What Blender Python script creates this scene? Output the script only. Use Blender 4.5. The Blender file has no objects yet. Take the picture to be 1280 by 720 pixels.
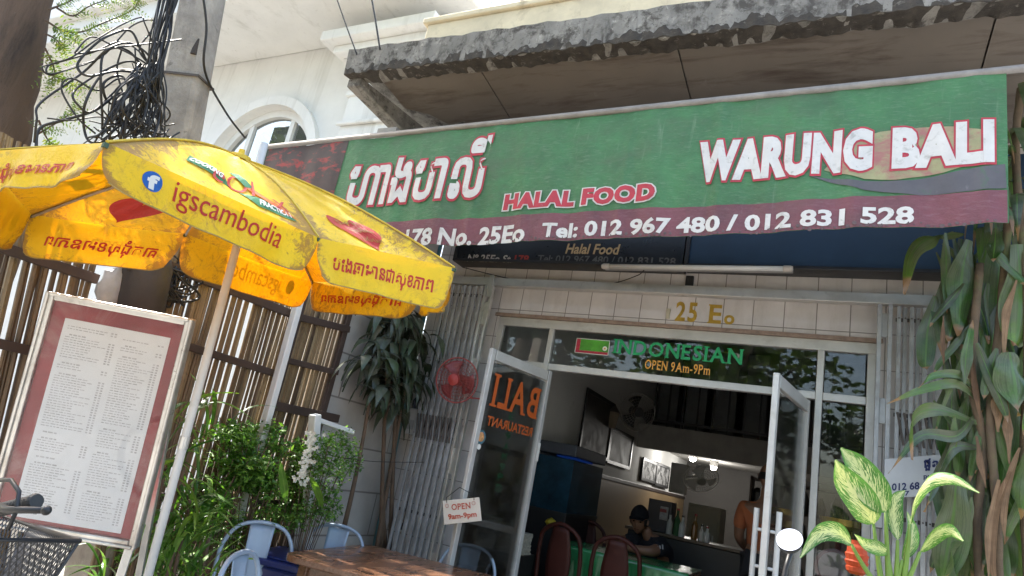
import bpy, bmesh, math, random
from mathutils import Vector as V, Matrix
random.seed(7)
sc = bpy.context.scene
PI = math.pi
rad = math.radians
# ------------------------------------------------------------------ camera, sky, sun, exposure
FPX, PITCH, ROLL, YAW, CAMH = 797.3, .27683, .19518, .49526, 1.4
FW = V((-math.sin(YAW)*math.cos(PITCH), math.cos(YAW)*math.cos(PITCH), math.sin(PITCH)))
R0 = V((math.cos(YAW), math.sin(YAW), 0)); U0 = R0.cross(FW)
RT = R0*math.cos(ROLL) + U0*math.sin(ROLL)
UP = -R0*math.sin(ROLL) + U0*math.cos(ROLL)
CAM = V((0, 0, CAMH))
cd = bpy.data.cameras.new('camera'); cam = bpy.data.objects.new('camera', cd); sc.collection.objects.link(cam)
cd.sensor_width = 36; cd.lens = 36*FPX/1280; cd.clip_start = .05; cd.clip_end = 400
cam.matrix_world = Matrix(((RT.x, UP.x, -FW.x, CAM.x), (RT.y, UP.y, -FW.y, CAM.y), (RT.z, UP.z, -FW.z, CAM.z), (0, 0, 0, 1)))
sc.camera = cam
SUN_DIR = V((-.60, .03, .80)).normalized()       # towards the sun
w = bpy.data.worlds.new('World'); sc.world = w; w.use_nodes = True
nt = w.node_tree; bg = nt.nodes['Background']; sky = nt.nodes.new('ShaderNodeTexSky')
sky.sky_type = 'NISHITA'; sky.sun_disc = False; sky.sun_elevation = math.asin(SUN_DIR.z)
sky.sun_rotation = math.atan2(SUN_DIR.x, SUN_DIR.y); sky.air_density = 1.3; sky.dust_density = 3.5; sky.ozone_density = .6
nt.links.new(sky.outputs[0], bg.inputs[0]); bg.inputs[1].default_value = .15
sl = bpy.data.lights.new('sun', 'SUN'); sl.energy = 4.0; sl.angle = rad(1); sl.color = (1, .95, .87)
so = bpy.data.objects.new('sun', sl); sc.collection.objects.link(so); so.rotation_euler = SUN_DIR.to_track_quat('Z', 'Y').to_euler()
so.location = (-8, 0, 12)
vs = sc.view_settings; vs.view_transform = 'Standard'; vs.look = 'None'; vs.gamma = 1; vs.use_curve_mapping = False; vs.exposure = 2.2
sc.cycles.max_bounces = 8; sc.cycles.transparent_max_bounces = 16; sc.cycles.caustics_reflective = False; sc.cycles.caustics_refractive = False
sc.cycles.sample_clamp_indirect = 6

# ------------------------------------------------------------------ where things stand (a photo direction met with a real plane)
def ray(x, y): return FW*FPX + RT*(x-640) - UP*(y-360)
def onY(x, y, Y): d = ray(x, y); return CAM + d*(Y/d.y)
def onX(x, y, X): d = ray(x, y); return CAM + d*(X/d.x)
def onZ(x, y, Z): d = ray(x, y); return CAM + d*((Z-CAMH)/d.z)

# ------------------------------------------------------------------ materials
MATS = {}
def new_mat(name):
    m = bpy.data.materials.new(name); m.use_nodes = True; m.node_tree.nodes.clear(); MATS[name] = m
    n = m.node_tree.nodes; return m, n, m.node_tree.links
def rgb(c): return (c[0], c[1], c[2], 1)
def mix(n, l, fac, a, b, mode='MIX'):
    x = n.new('ShaderNodeMix'); x.data_type = 'RGBA'; x.blend_type = mode
    for k, s in ((0, fac), (6, a), (7, b)):
        if hasattr(s, 'links'): l.new(s, x.inputs[k])
        elif k == 0: x.inputs[0].default_value = s
        else: x.inputs[k].default_value = rgb(s)
    return x.outputs[2]
def noise(n, l, scale, detail=6, rough=.6, vec=None, stretch=None, dist=0):
    t = n.new('ShaderNodeTexNoise'); t.inputs['Scale'].default_value = scale; t.inputs['Detail'].default_value = detail
    t.inputs['Roughness'].default_value = rough; t.inputs['Distortion'].default_value = dist
    if vec is None:
        c = n.new('ShaderNodeTexCoord'); vec = c.outputs['Object']
    if stretch:
        mp = n.new('ShaderNodeMapping'); mp.inputs['Scale'].default_value = stretch; l.new(vec, mp.inputs[0]); vec = mp.outputs[0]
    l.new(vec, t.inputs['Vector']); return t.outputs['Fac']
def ramp(n, l, src, stops):
    r = n.new('ShaderNodeValToRGB'); e = r.color_ramp.elements
    while len(e) < len(stops): e.new(.5)
    for k, (p, c) in enumerate(stops): e[k].position = p; e[k].color = rgb(c) if hasattr(c, '__len__') else (c, c, c, 1)
    l.new(src, r.inputs[0]); return r.outputs[0]
def M(name, col, rough=.6, var=.18, vscale=5, bump=0, bscale=60, metal=0, dirt=None, stretch=None, spec=.5, coat=0, transl=0, tcol=None):
    if name in MATS: return MATS[name]
    m, n, l = new_mat(name)
    out = n.new('ShaderNodeOutputMaterial'); p = n.new('ShaderNodeBsdfPrincipled')
    f = noise(n, l, vscale, 8, .65, stretch=stretch)
    g = ramp(n, l, f, [(.3, 1-var), (.7, 1+var)])
    c = mix(n, l, 1, col, g, 'MULTIPLY')
    for d in (dirt or []):      # (colour, scale, low, high, stretch)
        f2 = noise(n, l, d[1], 10, .7, stretch=d[4] if len(d) > 4 else None, dist=.4)
        k = ramp(n, l, f2, [(d[2], 0), (d[3], 1)])
        c = mix(n, l, k, c, d[0])
    l.new(c, p.inputs['Base Color'])
    p.inputs['Roughness'].default_value = rough; p.inputs['Metallic'].default_value = metal
    p.inputs['Specular IOR Level'].default_value = spec; p.inputs['Coat Weight'].default_value = coat
    if rough > .15:
        rr = ramp(n, l, f, [(.3, min(1, rough*.85)), (.7, min(1, rough*1.15))]); l.new(rr, p.inputs['Roughness'])
    if bump:
        b = n.new('ShaderNodeBump'); b.inputs['Strength'].default_value = bump; b.inputs['Distance'].default_value = .02
        l.new(noise(n, l, bscale, 8, .7, stretch=stretch), b.inputs['Height']); l.new(b.outputs[0], p.inputs['Normal'])
    sh = p.outputs[0]
    if transl:
        t = n.new('ShaderNodeBsdfTranslucent')
        if tcol: t.inputs[0].default_value = rgb(tcol)
        else: l.new(c, t.inputs[0])
        x = n.new('ShaderNodeMixShader'); x.inputs[0].default_value = transl; l.new(sh, x.inputs[1]); l.new(t.outputs[0], x.inputs[2]); sh = x.outputs[0]
    l.new(sh, out.inputs[0]); return m
def emit(name, col, k):
    m, n, l = new_mat(name); out = n.new('ShaderNodeOutputMaterial'); e = n.new('ShaderNodeEmission')
    e.inputs[0].default_value = rgb(col); e.inputs[1].default_value = k; l.new(e.outputs[0], out.inputs[0]); return m
def glass(name, tint=(.9, .93, .93), refl=1.0, dust=.03):
    m, n, l = new_mat(name); out = n.new('ShaderNodeOutputMaterial')
    t = n.new('ShaderNodeBsdfTransparent'); t.inputs[0].default_value = rgb(tint)
    g = n.new('ShaderNodeBsdfGlossy'); g.inputs['Roughness'].default_value = .015
    d = n.new('ShaderNodeBsdfDiffuse'); d.inputs[0].default_value = (.6, .6, .57, 1)
    fr = n.new('ShaderNodeFresnel'); fr.inputs[0].default_value = 1.5
    mu = n.new('ShaderNodeMath'); mu.operation = 'MULTIPLY'; mu.inputs[1].default_value = refl*1.7; mu.use_clamp = True; l.new(fr.outputs[0], mu.inputs[0])
    x = n.new('ShaderNodeMixShader'); l.new(mu.outputs[0], x.inputs[0]); l.new(t.outputs[0], x.inputs[1]); l.new(g.outputs[0], x.inputs[2])
    k = ramp(n, l, noise(n, l, 9, 8, .7), [(.45, 0), (.8, dust*3)])
    y = n.new('ShaderNodeMixShader'); l.new(k, y.inputs[0]); l.new(x.outputs[0], y.inputs[1]); l.new(d.outputs[0], y.inputs[2])
    l.new(y.outputs[0], out.inputs[0]); return m
def leaf_mat(name, cols, mid=None, tip=None, transl=.35, rough=.4, variegate=None, dust=None):
    m, n, l = new_mat(name); out = n.new('ShaderNodeOutputMaterial'); p = n.new('ShaderNodeBsdfPrincipled')
    ge = n.new('ShaderNodeNewGeometry'); k = len(cols)
    c = ramp(n, l, ge.outputs['Random Per Island'], [((i+.5)/k, q) for i, q in enumerate(cols)])
    f = noise(n, l, 14, 6); c = mix(n, l, 1, c, ramp(n, l, f, [(.3, .75), (.7, 1.2)]), 'MULTIPLY')
    uv = n.new('ShaderNodeUVMap'); sp = n.new('ShaderNodeSeparateXYZ'); l.new(uv.outputs[0], sp.inputs[0])
    def absd(o, c0):
        a = n.new('ShaderNodeMath'); a.operation = 'SUBTRACT'; a.inputs[1].default_value = c0; l.new(o, a.inputs[0])
        b = n.new('ShaderNodeMath'); b.operation = 'ABSOLUTE'; l.new(a.outputs[0], b.inputs[0]); return b.outputs[0]
    au = absd(sp.outputs[0], .5)
    if dust:
        dq = n.new('ShaderNodeMath'); dq.operation = 'MULTIPLY_ADD'; dq.inputs[1].default_value = -.34; l.new(sp.outputs[1], dq.inputs[0]); l.new(noise(n, l, 5, 8, .7), dq.inputs[2])
        c = mix(n, l, ramp(n, l, dq.outputs[0], [(.16, 0), (.42, dust[1])]), c, dust[0])
    sb = n.new('ShaderNodeCombineXYZ'); l.new(sp.outputs[0], sb.inputs[0]); l.new(sp.outputs[1], sb.inputs[1]); ln = noise(n, l, 1, 5, .6, vec=sb.outputs[0], stretch=(26, 2.2, 1))
    c = mix(n, l, 1, c, ramp(n, l, ln, [(.32, .62), (.5, 1), (.68, 1.3)]), 'MULTIPLY')
    if variegate:     # cream feathering on both sides of the midrib
        sh = n.new('ShaderNodeMath'); sh.operation = 'SUBTRACT'; l.new(sp.outputs[1], sh.inputs[0]); l.new(au, sh.inputs[1])
        cb = n.new('ShaderNodeCombineXYZ'); l.new(sh.outputs[0], cb.inputs[0]); l.new(sp.outputs[0], cb.inputs[1])
        st = noise(n, l, 1, 2, .6, vec=cb.outputs[0], stretch=(34, 9, 1), dist=.5)
        ad = n.new('ShaderNodeMath'); ad.operation = 'SUBTRACT'; l.new(st, ad.inputs[0])
        m2 = n.new('ShaderNodeMath'); m2.operation = 'MULTIPLY'; m2.inputs[1].default_value = .55; l.new(au, m2.inputs[0]); l.new(m2.outputs[0], ad.inputs[1])
        c = mix(n, l, ramp(n, l, ad.outputs[0], [(.36, 0), (.40, 1)]), c, variegate)
    if mid: c = mix(n, l, ramp(n, l, au, [(.02, 1), (.07, 0)]), c, mid)
    if tip: 
        a2 = n.new('ShaderNodeMath'); a2.operation = 'ADD'; l.new(sp.outputs[1], a2.inputs[0])
        m3 = n.new('ShaderNodeMath'); m3.operation = 'MULTIPLY'; m3.inputs[1].default_value = .16; l.new(f, m3.inputs[0]); l.new(m3.outputs[0], a2.inputs[1])
        c = mix(n, l, ramp(n, l, a2.outputs[0], [(.93, 0), (.97, 1)]), c, tip)
    l.new(c, p.inputs['Base Color']); p.inputs['Roughness'].default_value = rough
    b = n.new('ShaderNodeBump'); b.inputs['Strength'].default_value = .25; b.inputs['Distance'].default_value = .004
    l.new(noise(n, l, 30, 4), b.inputs['Height']); l.new(b.outputs[0], p.inputs['Normal'])
    t = n.new('ShaderNodeBsdfTranslucent'); l.new(mix(n, l, 1, c, (1.5, 1.6, .6), 'MULTIPLY'), t.inputs[0])
    x = n.new('ShaderNodeMixShader'); x.inputs[0].default_value = transl; l.new(p.outputs[0], x.inputs[1]); l.new(t.outputs[0], x.inputs[2]); l.new(x.outputs[0], out.inputs[0])
    return m

# ------------------------------------------------------------------ mesh builder
class MB:
    def __init__(s): s.v = []; s.f = []; s.uv = {}
    def add(s, vs_, fs, uvs=None):
        o = len(s.v); s.v += [V(q) for q in vs_]
        for i, f in enumerate(fs):
            if uvs: s.uv[len(s.f)] = [uvs[j] for j in f]
            s.f.append([o+j for j in f])
        return s
    def box(s, a, b, rot=None, piv=None):
        x0, y0, z0 = a; x1, y1, z1 = b
        p = [V(q) for q in ((x0,y0,z0),(x1,y0,z0),(x1,y1,z0),(x0,y1,z0),(x0,y0,z1),(x1,y0,z1),(x1,y1,z1),(x0,y1,z1))]
        if rot is not None:
            c = V(piv) if piv is not None else sum(p, V())/8
            p = [c + rot @ (q-c) for q in p]
        return s.add(p, [(3,2,1,0),(4,5,6,7),(0,1,5,4),(1,2,6,5),(2,3,7,6),(3,0,4,7)])
    def hexa(s, p): return s.add(p, [(3,2,1,0),(4,5,6,7),(0,1,5,4),(1,2,6,5),(2,3,7,6),(3,0,4,7)])
    def bar(s, a, b, w, h, up=(0, 0, 1)):
        a, b = V(a), V(b); d = (b-a).normalized(); sd = d.cross(V(up))
        if sd.length < 1e-4: sd = d.cross(V((1, 0, 0)))
        sd.normalize(); u = sd.cross(d); sd *= w/2; u *= h/2
        return s.hexa([a-sd-u, a+sd-u, b+sd-u, b-sd-u, a-sd+u, a+sd+u, b+sd+u, b-sd+u])
    def tube(s, pts, r, n=8, cap=True, closed=False):
        pts = [V(p) for p in pts]; m = len(pts); rs = r if hasattr(r, '__len__') else [r]*m
        t0 = (pts[1]-pts[0]).normalized(); x = t0.cross(V((0, 0, 1)))
        if x.length < .05: x = t0.cross(V((1, 0, 0)))
        x.normalize(); vs_ = []
        for i, p in enumerate(pts):
            a = pts[i-1] if (i or closed) else pts[0]; b = pts[(i+1) % m] if (i < m-1 or closed) else pts[-1]
            t = (b-a); t = t.normalized() if t.length > 1e-9 else t0
            x = x - t*x.dot(t); x = x.normalized() if x.length > 1e-6 else t.orthogonal().normalized(); y = t.cross(x)
            vs_ += [p + (x*math.cos(2*PI*k/n) + y*math.sin(2*PI*k/n))*rs[i] for k in range(n)]
        fs = []
        for i in range(m if closed else m-1):
            for k in range(n):
                j = (i+1) % m; fs.append((i*n+k, i*n+(k+1) % n, j*n+(k+1) % n, j*n+k))
        if cap and not closed: fs += [tuple(range(n-1, -1, -1)), tuple(range((m-1)*n, m*n))]
        return s.add(vs_, fs)
    def lathe(s, c, axis, prof, n=20):       # prof: (radius, height) pairs along the axis
        c = V(c); ax = V(axis).normalized(); x = ax.orthogonal().normalized(); y = ax.cross(x); vs_ = []
        for r, h in prof: vs_ += [c + ax*h + (x*math.cos(2*PI*k/n)+y*math.sin(2*PI*k/n))*max(r, 1e-4) for k in range(n)]
        fs = [(i*n+k, i*n+(k+1) % n, (i+1)*n+(k+1) % n, (i+1)*n+k) for i in range(len(prof)-1) for k in range(n)]
        fs += [tuple(range(n-1, -1, -1)), tuple(range((len(prof)-1)*n, len(prof)*n))]
        return s.add(vs_, fs)
    def grid(s, fn, nu, nv):
        vs_ = []; uv = []
        for j in range(nv+1):
            for i in range(nu+1): vs_.append(fn(i/nu, j/nv)); uv.append((i/nu, j/nv))
        W = nu+1
        return s.add(vs_, [(j*W+i, j*W+i+1, (j+1)*W+i+1, (j+1)*W+i) for j in range(nv) for i in range(nu)], uv)
    def prism(s, poly, d):                    # flat polygon pushed along d
        d = V(d); k = len(poly); p = [V(q) for q in poly]
        return s.add(p+[q+d for q in p], [tuple(range(k-1, -1, -1)), tuple(range(k, 2*k))]+[(i, (i+1) % k, (i+1) % k+k, i+k) for i in range(k)])
    def blob(s, c, r, nu=14, nv=9, jit=0):
        c = V(c); vs_ = []; rr = r if hasattr(r, '__len__') else (r, r, r)
        for j in range(nv+1):
            for i in range(nu):
                a = 2*PI*i/nu; b = PI*j/nv; q = 1+random.uniform(-jit, jit)
                vs_.append(c+V((rr[0]*math.sin(b)*math.cos(a), rr[1]*math.sin(b)*math.sin(a), rr[2]*math.cos(b)))*q)
        return s.add(vs_, [(j*nu+i, (j+1)*nu+i, (j+1)*nu+(i+1) % nu, j*nu+(i+1) % nu) for j in range(nv) for i in range(nu)])
    def leaf(s, pts, width, side, fold=.25, prof=None, nseg=None, wav=0, curl=0):
        # a blade along pts; width at its widest; side = sideways direction; cross-section folded about the midrib
        pts = [V(p) for p in pts]; m = len(pts); vs_ = []; uv = []; sd0 = V(side); ph = random.random()*6
        for i, p in enumerate(pts):
            t = i/(m-1); d = (pts[min(i+1, m-1)]-pts[max(i-1, 0)]).normalized()
            sd = sd0 - d*sd0.dot(d); sd = sd.normalized() if sd.length > 1e-5 else d.orthogonal().normalized()
            nn = sd.cross(d); w_ = width/2*(prof(t) if prof else math.sin(PI*min(1, t**.8*.97+.03)))
            up = nn*(w_*fold); wv = nn*(math.sin(t*11+ph)*wav*width)
            vs_ += [p-sd*w_+up+wv, p, p+sd*w_+up-wv]; uv += [(0, t), (.5, t), (1, t)]
        fs = []
        for i in range(m-1):
            a = i*3; fs += [(a, a+1, a+4, a+3), (a+1, a+2, a+5, a+4)]
        return s.add(vs_, fs, uv)

def wm(o):          # world matrix of a builder object from its own location/rotation (no depsgraph needed)
    m = Matrix.Translation(o.location) @ o.rotation_euler.to_matrix().to_4x4()
    return wm(o.parent) @ m if o.parent else m
def build(mb, name, mat, parent=None, smooth=False, bevel=0, local=False, solid=0):
    me = bpy.data.meshes.new(name); vs_ = mb.v
    if parent is not None and not local:
        iv = wm(parent).inverted(); vs_ = [iv @ q for q in vs_]
    me.from_pydata([tuple(q) for q in vs_], [], mb.f)
    if mb.uv:
        u = me.uv_layers.new(name='UVMap')
        for pi, p in enumerate(me.polygons):
            q = mb.uv.get(pi)
            if q:
                for k, li in enumerate(p.loop_indices): u.data[li].uv = q[k]
    me.materials.append(mat); me.update()
    if smooth: me.polygons.foreach_set('use_smooth', [True]*len(me.polygons))
    o = bpy.data.objects.new(name, me); sc.collection.objects.link(o)
    if parent is not None: o.parent = parent
    if solid:
        md = o.modifiers.new('Solidify', 'SOLIDIFY'); md.thickness = solid; md.offset = 0
    if bevel:
        md = o.modifiers.new('Bevel', 'BEVEL'); md.width = bevel; md.segments = 2; md.limit_method = 'ANGLE'; md.angle_limit = rad(40)
    return o
def tag(o, label, cat, group=None):
    o['label'] = label; o['category'] = cat
    if group: o['group'] = group
    return o
def thing(name, label, cat, loc=(0, 0, 0), rz=0, group=None):
    o = bpy.data.objects.new(name, None); sc.collection.objects.link(o); o.location = loc; o.rotation_euler = (0, 0, rz); o.empty_display_size = .1
    return tag(o, label, cat, group)
def structure(o): o['kind'] = 'structure'; return o
def dup(root, loc, rz, label):
    r = root.copy(); sc.collection.objects.link(r); r.location = loc; r.rotation_euler = (0, 0, rz); r['label'] = label
    for ch in [c for c in bpy.data.objects if c.parent == root]:
        c = ch.copy(); sc.collection.objects.link(c); c.parent = r
        for g in [q for q in bpy.data.objects if q.parent == ch]:
            d = g.copy(); sc.collection.objects.link(d); d.parent = c
    return r

# ------------------------------------------------------------------ lettering
SER = {'I': '00110', 'N': None}
SERIF = {'I': [(.5, 0, 2), (.5, 1, 2)], 'N': [(.1, 0, 1), (.05, 1, 1), (.92, 1, 1)], 'D': [(.05, 0, .6), (.05, 1, .6)], 'E': [(.05, 0, .6), (.05, 1, .6)],
  'S': [], 'A': [(.07, 0, 1), (.93, 0, 1)], 'L': [(.08, 0, .8), (.12, 1, 1)], 'B': [(.04, 0, .6), (.04, 1, .6)], 'P': [(.12, 0, 1), (.04, 1, .6)],
  'R': [(.1, 0, .9), (.92, 0, .8), (.04, 1, .6)], 'T': [(.5, 0, 1)], 'U': [(.08, 1, .9), (.92, 1, .9)], 'm': [(.08, 0, .7), (.5, 0, .7), (.92, 0, .7)], 'O': [], '5': [], '2': []}
def glyphs(body, bold=0, shear=0, space=1, size=1.0):
    c = bpy.data.curves.new('t', 'FONT'); c.body = body; c.offset = bold; c.shear = shear; c.space_character = space; c.resolution_u = 3; c.fill_mode = 'BOTH'
    o = bpy.data.objects.new('t', c); sc.collection.objects.link(o)
    me = bpy.data.meshes.new_from_object(o.evaluated_get(bpy.context.evaluated_depsgraph_get()))
    vs_ = [(q.co.x, q.co.y) for q in me.vertices]; fs = [tuple(p.vertices) for p in me.polygons]
    bpy.data.objects.remove(o); bpy.data.curves.remove(c); bpy.data.meshes.remove(me)
    return vs_, fs
def text(name, mat, parent, body, surf, rect, off=.003, bold=0, shear=0, space=1, mirror=False, cut=0, serif=False, grow=0, cond=None):
    """letters laid on a surface: surf(u, v, off) gives the point; rect = u0, v0, u1, v1 is the box they fill"""
    if serif:
        vs_, fs, x = [], [], 0
        H_ = .73
        for ch in body:
            if ch == ' ': x += .3; continue
            gv, gf = glyphs(ch, bold)
            if not gv: continue
            x0 = min(q[0] for q in gv); x1 = max(q[0] for q in gv); y0 = min(q[1] for q in gv); y1 = max(q[1] for q in gv); wd = x1-x0
            o = len(vs_); vs_ += [(q[0]-x0+x, q[1]) for q in gv]; fs += [tuple(o+k for k in f) for f in gf]
            for sx, sy, sz in SERIF.get(ch, []):
                cx = x+wd*sx; hw = .11*sz if sz < 2 else .15; yy = y0 if sy == 0 else y1-.05
                o = len(vs_); vs_ += [(cx-hw, yy), (cx+hw, yy), (cx+hw, yy+.05), (cx-hw, yy+.05)]; fs.append((o, o+1, o+2, o+3))
            x += wd+.12
    else: vs_, fs = glyphs(body, bold, shear, space)
    x0 = min(q[0] for q in vs_); x1 = max(q[0] for q in vs_); y0 = min(q[1] for q in vs_); y1 = max(q[1] for q in vs_)
    x0 += grow; x1 -= grow; y0 += grow; y1 -= grow
    bm = bmesh.new(); bv = [bm.verts.new((q[0], q[1], 0)) for q in vs_]
    for f in fs:
        try: bm.faces.new([bv[k] for k in f])
        except ValueError: pass
    bmesh.ops.remove_doubles(bm, verts=bm.verts, dist=1e-5)
    if cut:
        for k in range(1, cut):
            bmesh.ops.bisect_plane(bm, geom=bm.verts[:]+bm.edges[:]+bm.faces[:], plane_co=(x0+(x1-x0)*k/cut, 0, 0), plane_no=(1, 0, 0))
    # overlapping contours of one glyph must not share a plane: give every connected piece its own hair of height
    bm.faces.ensure_lookup_table(); seen = {}; n = 0
    for f in bm.faces:
        if f in seen: continue
        st = [f]; seen[f] = n
        while st:
            g = st.pop()
            for e in g.edges:
                for h in e.link_faces:
                    if h not in seen: seen[h] = n; st.append(h)
        n += 1
    mb = MB(); idx = {}
    u0, v0, u1, v1 = rect
    for f in bm.faces:
        ids = []
        for q in f.verts:
            key = (q.index, seen[f])
            if key not in idx:
                a = (q.co.x-x0)/(x1-x0); b = (q.co.y-y0)/(y1-y0)
                if mirror: a = 1-a
                idx[key] = len(mb.v); mb.v.append(surf(u0+(u1-u0)*a, v0+(v1-v0)*b, off+(seen[f] % 7)*.00012))
            ids.append(idx[key])
        mb.f.append(ids)
    bm.free()
    return build(mb, name, mat, parent)
def flat(tl, tr, br, bl):
    tl, tr, br, bl = V(tl), V(tr), V(br), V(bl); nrm = (tr-tl).cross(tl-bl).normalized()
    return lambda u, v, off=0: (bl*(1-u)+br*u)*(1-v) + (tl*(1-u)+tr*u)*v + nrm*off
def shape(name, mat, parent, poly, surf, off, cut=0):
    bm = bmesh.new(); bm.faces.new([bm.verts.new((x, y, 0)) for x, y in poly]); bmesh.ops.triangulate(bm, faces=bm.faces[:])
    if cut:
        xs = [q[0] for q in poly]; a, b = min(xs), max(xs)
        for k in range(1, cut): bmesh.ops.bisect_plane(bm, geom=bm.verts[:]+bm.edges[:]+bm.faces[:], plane_co=(a+(b-a)*k/cut, 0, 0), plane_no=(1, 0, 0))
        ys = [q[1] for q in poly]; a, b = min(ys), max(ys); k2 = max(2, cut//3)
        for k in range(1, k2): bmesh.ops.bisect_plane(bm, geom=bm.verts[:]+bm.edges[:]+bm.faces[:], plane_co=(0, a+(b-a)*k/k2, 0), plane_no=(0, 1, 0))
    bm.verts.index_update(); mb = MB(); mb.v = [surf(q.co.x, q.co.y, off) for q in bm.verts]; mb.f = [[q.index for q in f.verts] for f in bm.faces]; bm.free()
    return build(mb, name, mat, parent)
def bez(p, n=12):
    p = [V(q) for q in p]; out = []
    for i in range(n+1):
        t = i/n; q = p[:]
        while len(q) > 1: q = [a.lerp(b, t) for a, b in zip(q, q[1:])]
        out.append(q[0])
    return out
def spline(pts, k=5):                         # Catmull-Rom through the points
    p = [V(q) for q in pts]; p = [p[0]*2-p[1]]+p+[p[-1]*2-p[-2]]; out = []
    for i in range(1, len(p)-2):
        for j in range(k):
            t = j/k; a, b, c, d = p[i-1:i+3]
            out.append(((b*2)+(c-a)*t+(a*2-b*5+c*4-d)*t*t+(b*3-a-c*3+d)*t**3)*.5)
    return out+[p[-2]]

# ------------------------------------------------------------------ shared materials
def tile_mat(name, c1, c2, mortar, bw, rh, axes=(0, 2), rough=.35, off=0, grime=(.25, .2, .15), msz=.004, gk=.5):
    m, n, l = new_mat(name); out = n.new('ShaderNodeOutputMaterial'); p = n.new('ShaderNodeBsdfPrincipled')
    tc = n.new('ShaderNodeTexCoord'); s = n.new('ShaderNodeSeparateXYZ'); l.new(tc.outputs['Object'], s.inputs[0])
    cb = n.new('ShaderNodeCombineXYZ'); l.new(s.outputs[axes[0]], cb.inputs[0]); l.new(s.outputs[axes[1]], cb.inputs[1])
    b = n.new('ShaderNodeTexBrick'); b.offset = off; b.inputs['Scale'].default_value = 1; b.inputs['Brick Width'].default_value = bw; b.inputs['Row Height'].default_value = rh
    b.inputs['Mortar Size'].default_value = msz; b.inputs['Mortar Smooth'].default_value = .3
    b.inputs['Color1'].default_value = rgb(c1); b.inputs['Color2'].default_value = rgb(c2); b.inputs['Mortar'].default_value = rgb(mortar); l.new(cb.outputs[0], b.inputs['Vector'])
    c = mix(n, l, 1, b.outputs['Color'], ramp(n, l, noise(n, l, 3, 8), [(.3, .85), (.7, 1.1)]), 'MULTIPLY')
    c = mix(n, l, ramp(n, l, noise(n, l, 4, 10, .75, stretch=(1, 1, .25)), [(.5, 0), (.85, gk)]), c, grime)
    l.new(c, p.inputs['Base Color']); p.inputs['Roughness'].default_value = rough
    bp = n.new('ShaderNodeBump'); bp.inputs['Strength'].default_value = .4; bp.inputs['Distance'].default_value = .004; bp.invert = True
    l.new(b.outputs['Fac'], bp.inputs['Height']); l.new(bp.outputs[0], p.inputs['Normal']); l.new(p.outputs[0], out.inputs[0]); return m
M_tile = tile_mat('wall tiles', (.64, .60, .58), (.58, .55, .53), (.22, .20, .18), .212, .25)
M_block = tile_mat('grey block wall', (.46, .43, .39), (.43, .40, .365), (.22, .2, .18), 1.3, .34, axes=(1, 2), rough=.9, off=.4, gk=.35, msz=.008)
M_pave = tile_mat('paving', (.42, .40, .37), (.38, .36, .33), (.12, .11, .1), .3, .3, axes=(0, 1), rough=.8)
M_white = M('white render', (.76, .755, .73), .85, .06, 2, .12, 30, dirt=[((.50, .49, .45), 1.6, .54, .8, (1.6, 1, .12)), ((.40, .39, .36), 6, .66, .85), ((.46, .44, .40), 9, .6, .8, (1, 1, .06))])
M_alu = M('aluminium', (.62, .61, .58), .35, .1, 8, .04, 90, metal=.75, dirt=[((.32, .3, .27), 6, .55, .8)])
M_aluw = M('pale powder coated aluminium', (.56, .555, .53), .38, .12, 6, .05, 80, metal=.3, dirt=[((.4, .38, .34), 7, .58, .8)])
M_steel = M('galvanised steel', (.40, .41, .415), .45, .25, 9, .06, 70, metal=.35, dirt=[((.22, .19, .16), 5, .5, .75)])
M_dark = M('black plastic', (.015, .015, .016), .45, .2, 20)
M_blackpaint = M('black paint', (.02, .02, .022), .4, .2, 8)
M_rust = M('dark rusty steel', (.09, .075, .065), .75, .3, 12, .15, 60)
M_conc = M('weathered concrete', (.23, .22, .2), .95, .3, 4, .5, 35, dirt=[((.075, .068, .06), 9, .5, .62), ((.42, .40, .36), 16, .58, .7), ((.07, .064, .057), 36, .56, .68), ((.045, .04, .036), 5, .52, .72, (2.5, 1, .5)), ((.03, .028, .025), 2, .6, .75)])
M_soffit = M('stained soffit panel', (.19, .165, .14), .9, .12, 2, .06, 20, dirt=[((.10, .075, .06), 3, .5, .7, (.5, 2.6, 1)), ((.24, .22, .195), 1.7, .62, .7)])
M_cream = M('cream plaster', (.66, .57, .40), .9, .16, 3, .25, 25, dirt=[((.36, .29, .19), 5, .55, .8), ((.2, .17, .12), 9, .66, .8)])
M_wood = M('varnished table wood', (.17, .082, .045), .28, .3, 3, .05, 40, stretch=(9, 1, 9), dirt=[((.06, .03, .018), 5, .5, .8, (14, 1.2, 14)), ((.30, .17, .10), 2.4, .55, .85)], coat=.25)
M_chairm = M('blue grey painted sheet metal', (.31, .39, .50), .38, .08, 6, .02, 60, metal=.1)
M_bamboo = None

# ------------------------------------------------------------------ ground
g = MB(); g.add([(-60, -60, -.005), (60, -60, -.005), (60, 60, -.005), (-60, 60, -.005)], [(0, 1, 2, 3)])
structure(build(g, 'ground', M('pale street concrete', (.24, .232, .22), .9, .25, 3, .3, 80)))
g = MB(); g.box((-3.5, -1.5, -.004), (9, 4.8, .0)); structure(build(g, 'pavement', M_pave))
g = MB(); g.add([(-30, -1.5, .0), (-3.5, -1.5, .0), (-3.5, 14, .0), (-30, 14, .0)], [(0, 1, 2, 3)]); structure(build(g, 'yard_ground', M('pale yard concrete', (.2, .19, .17), .9, .2, 2, .2, 50)))

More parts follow.
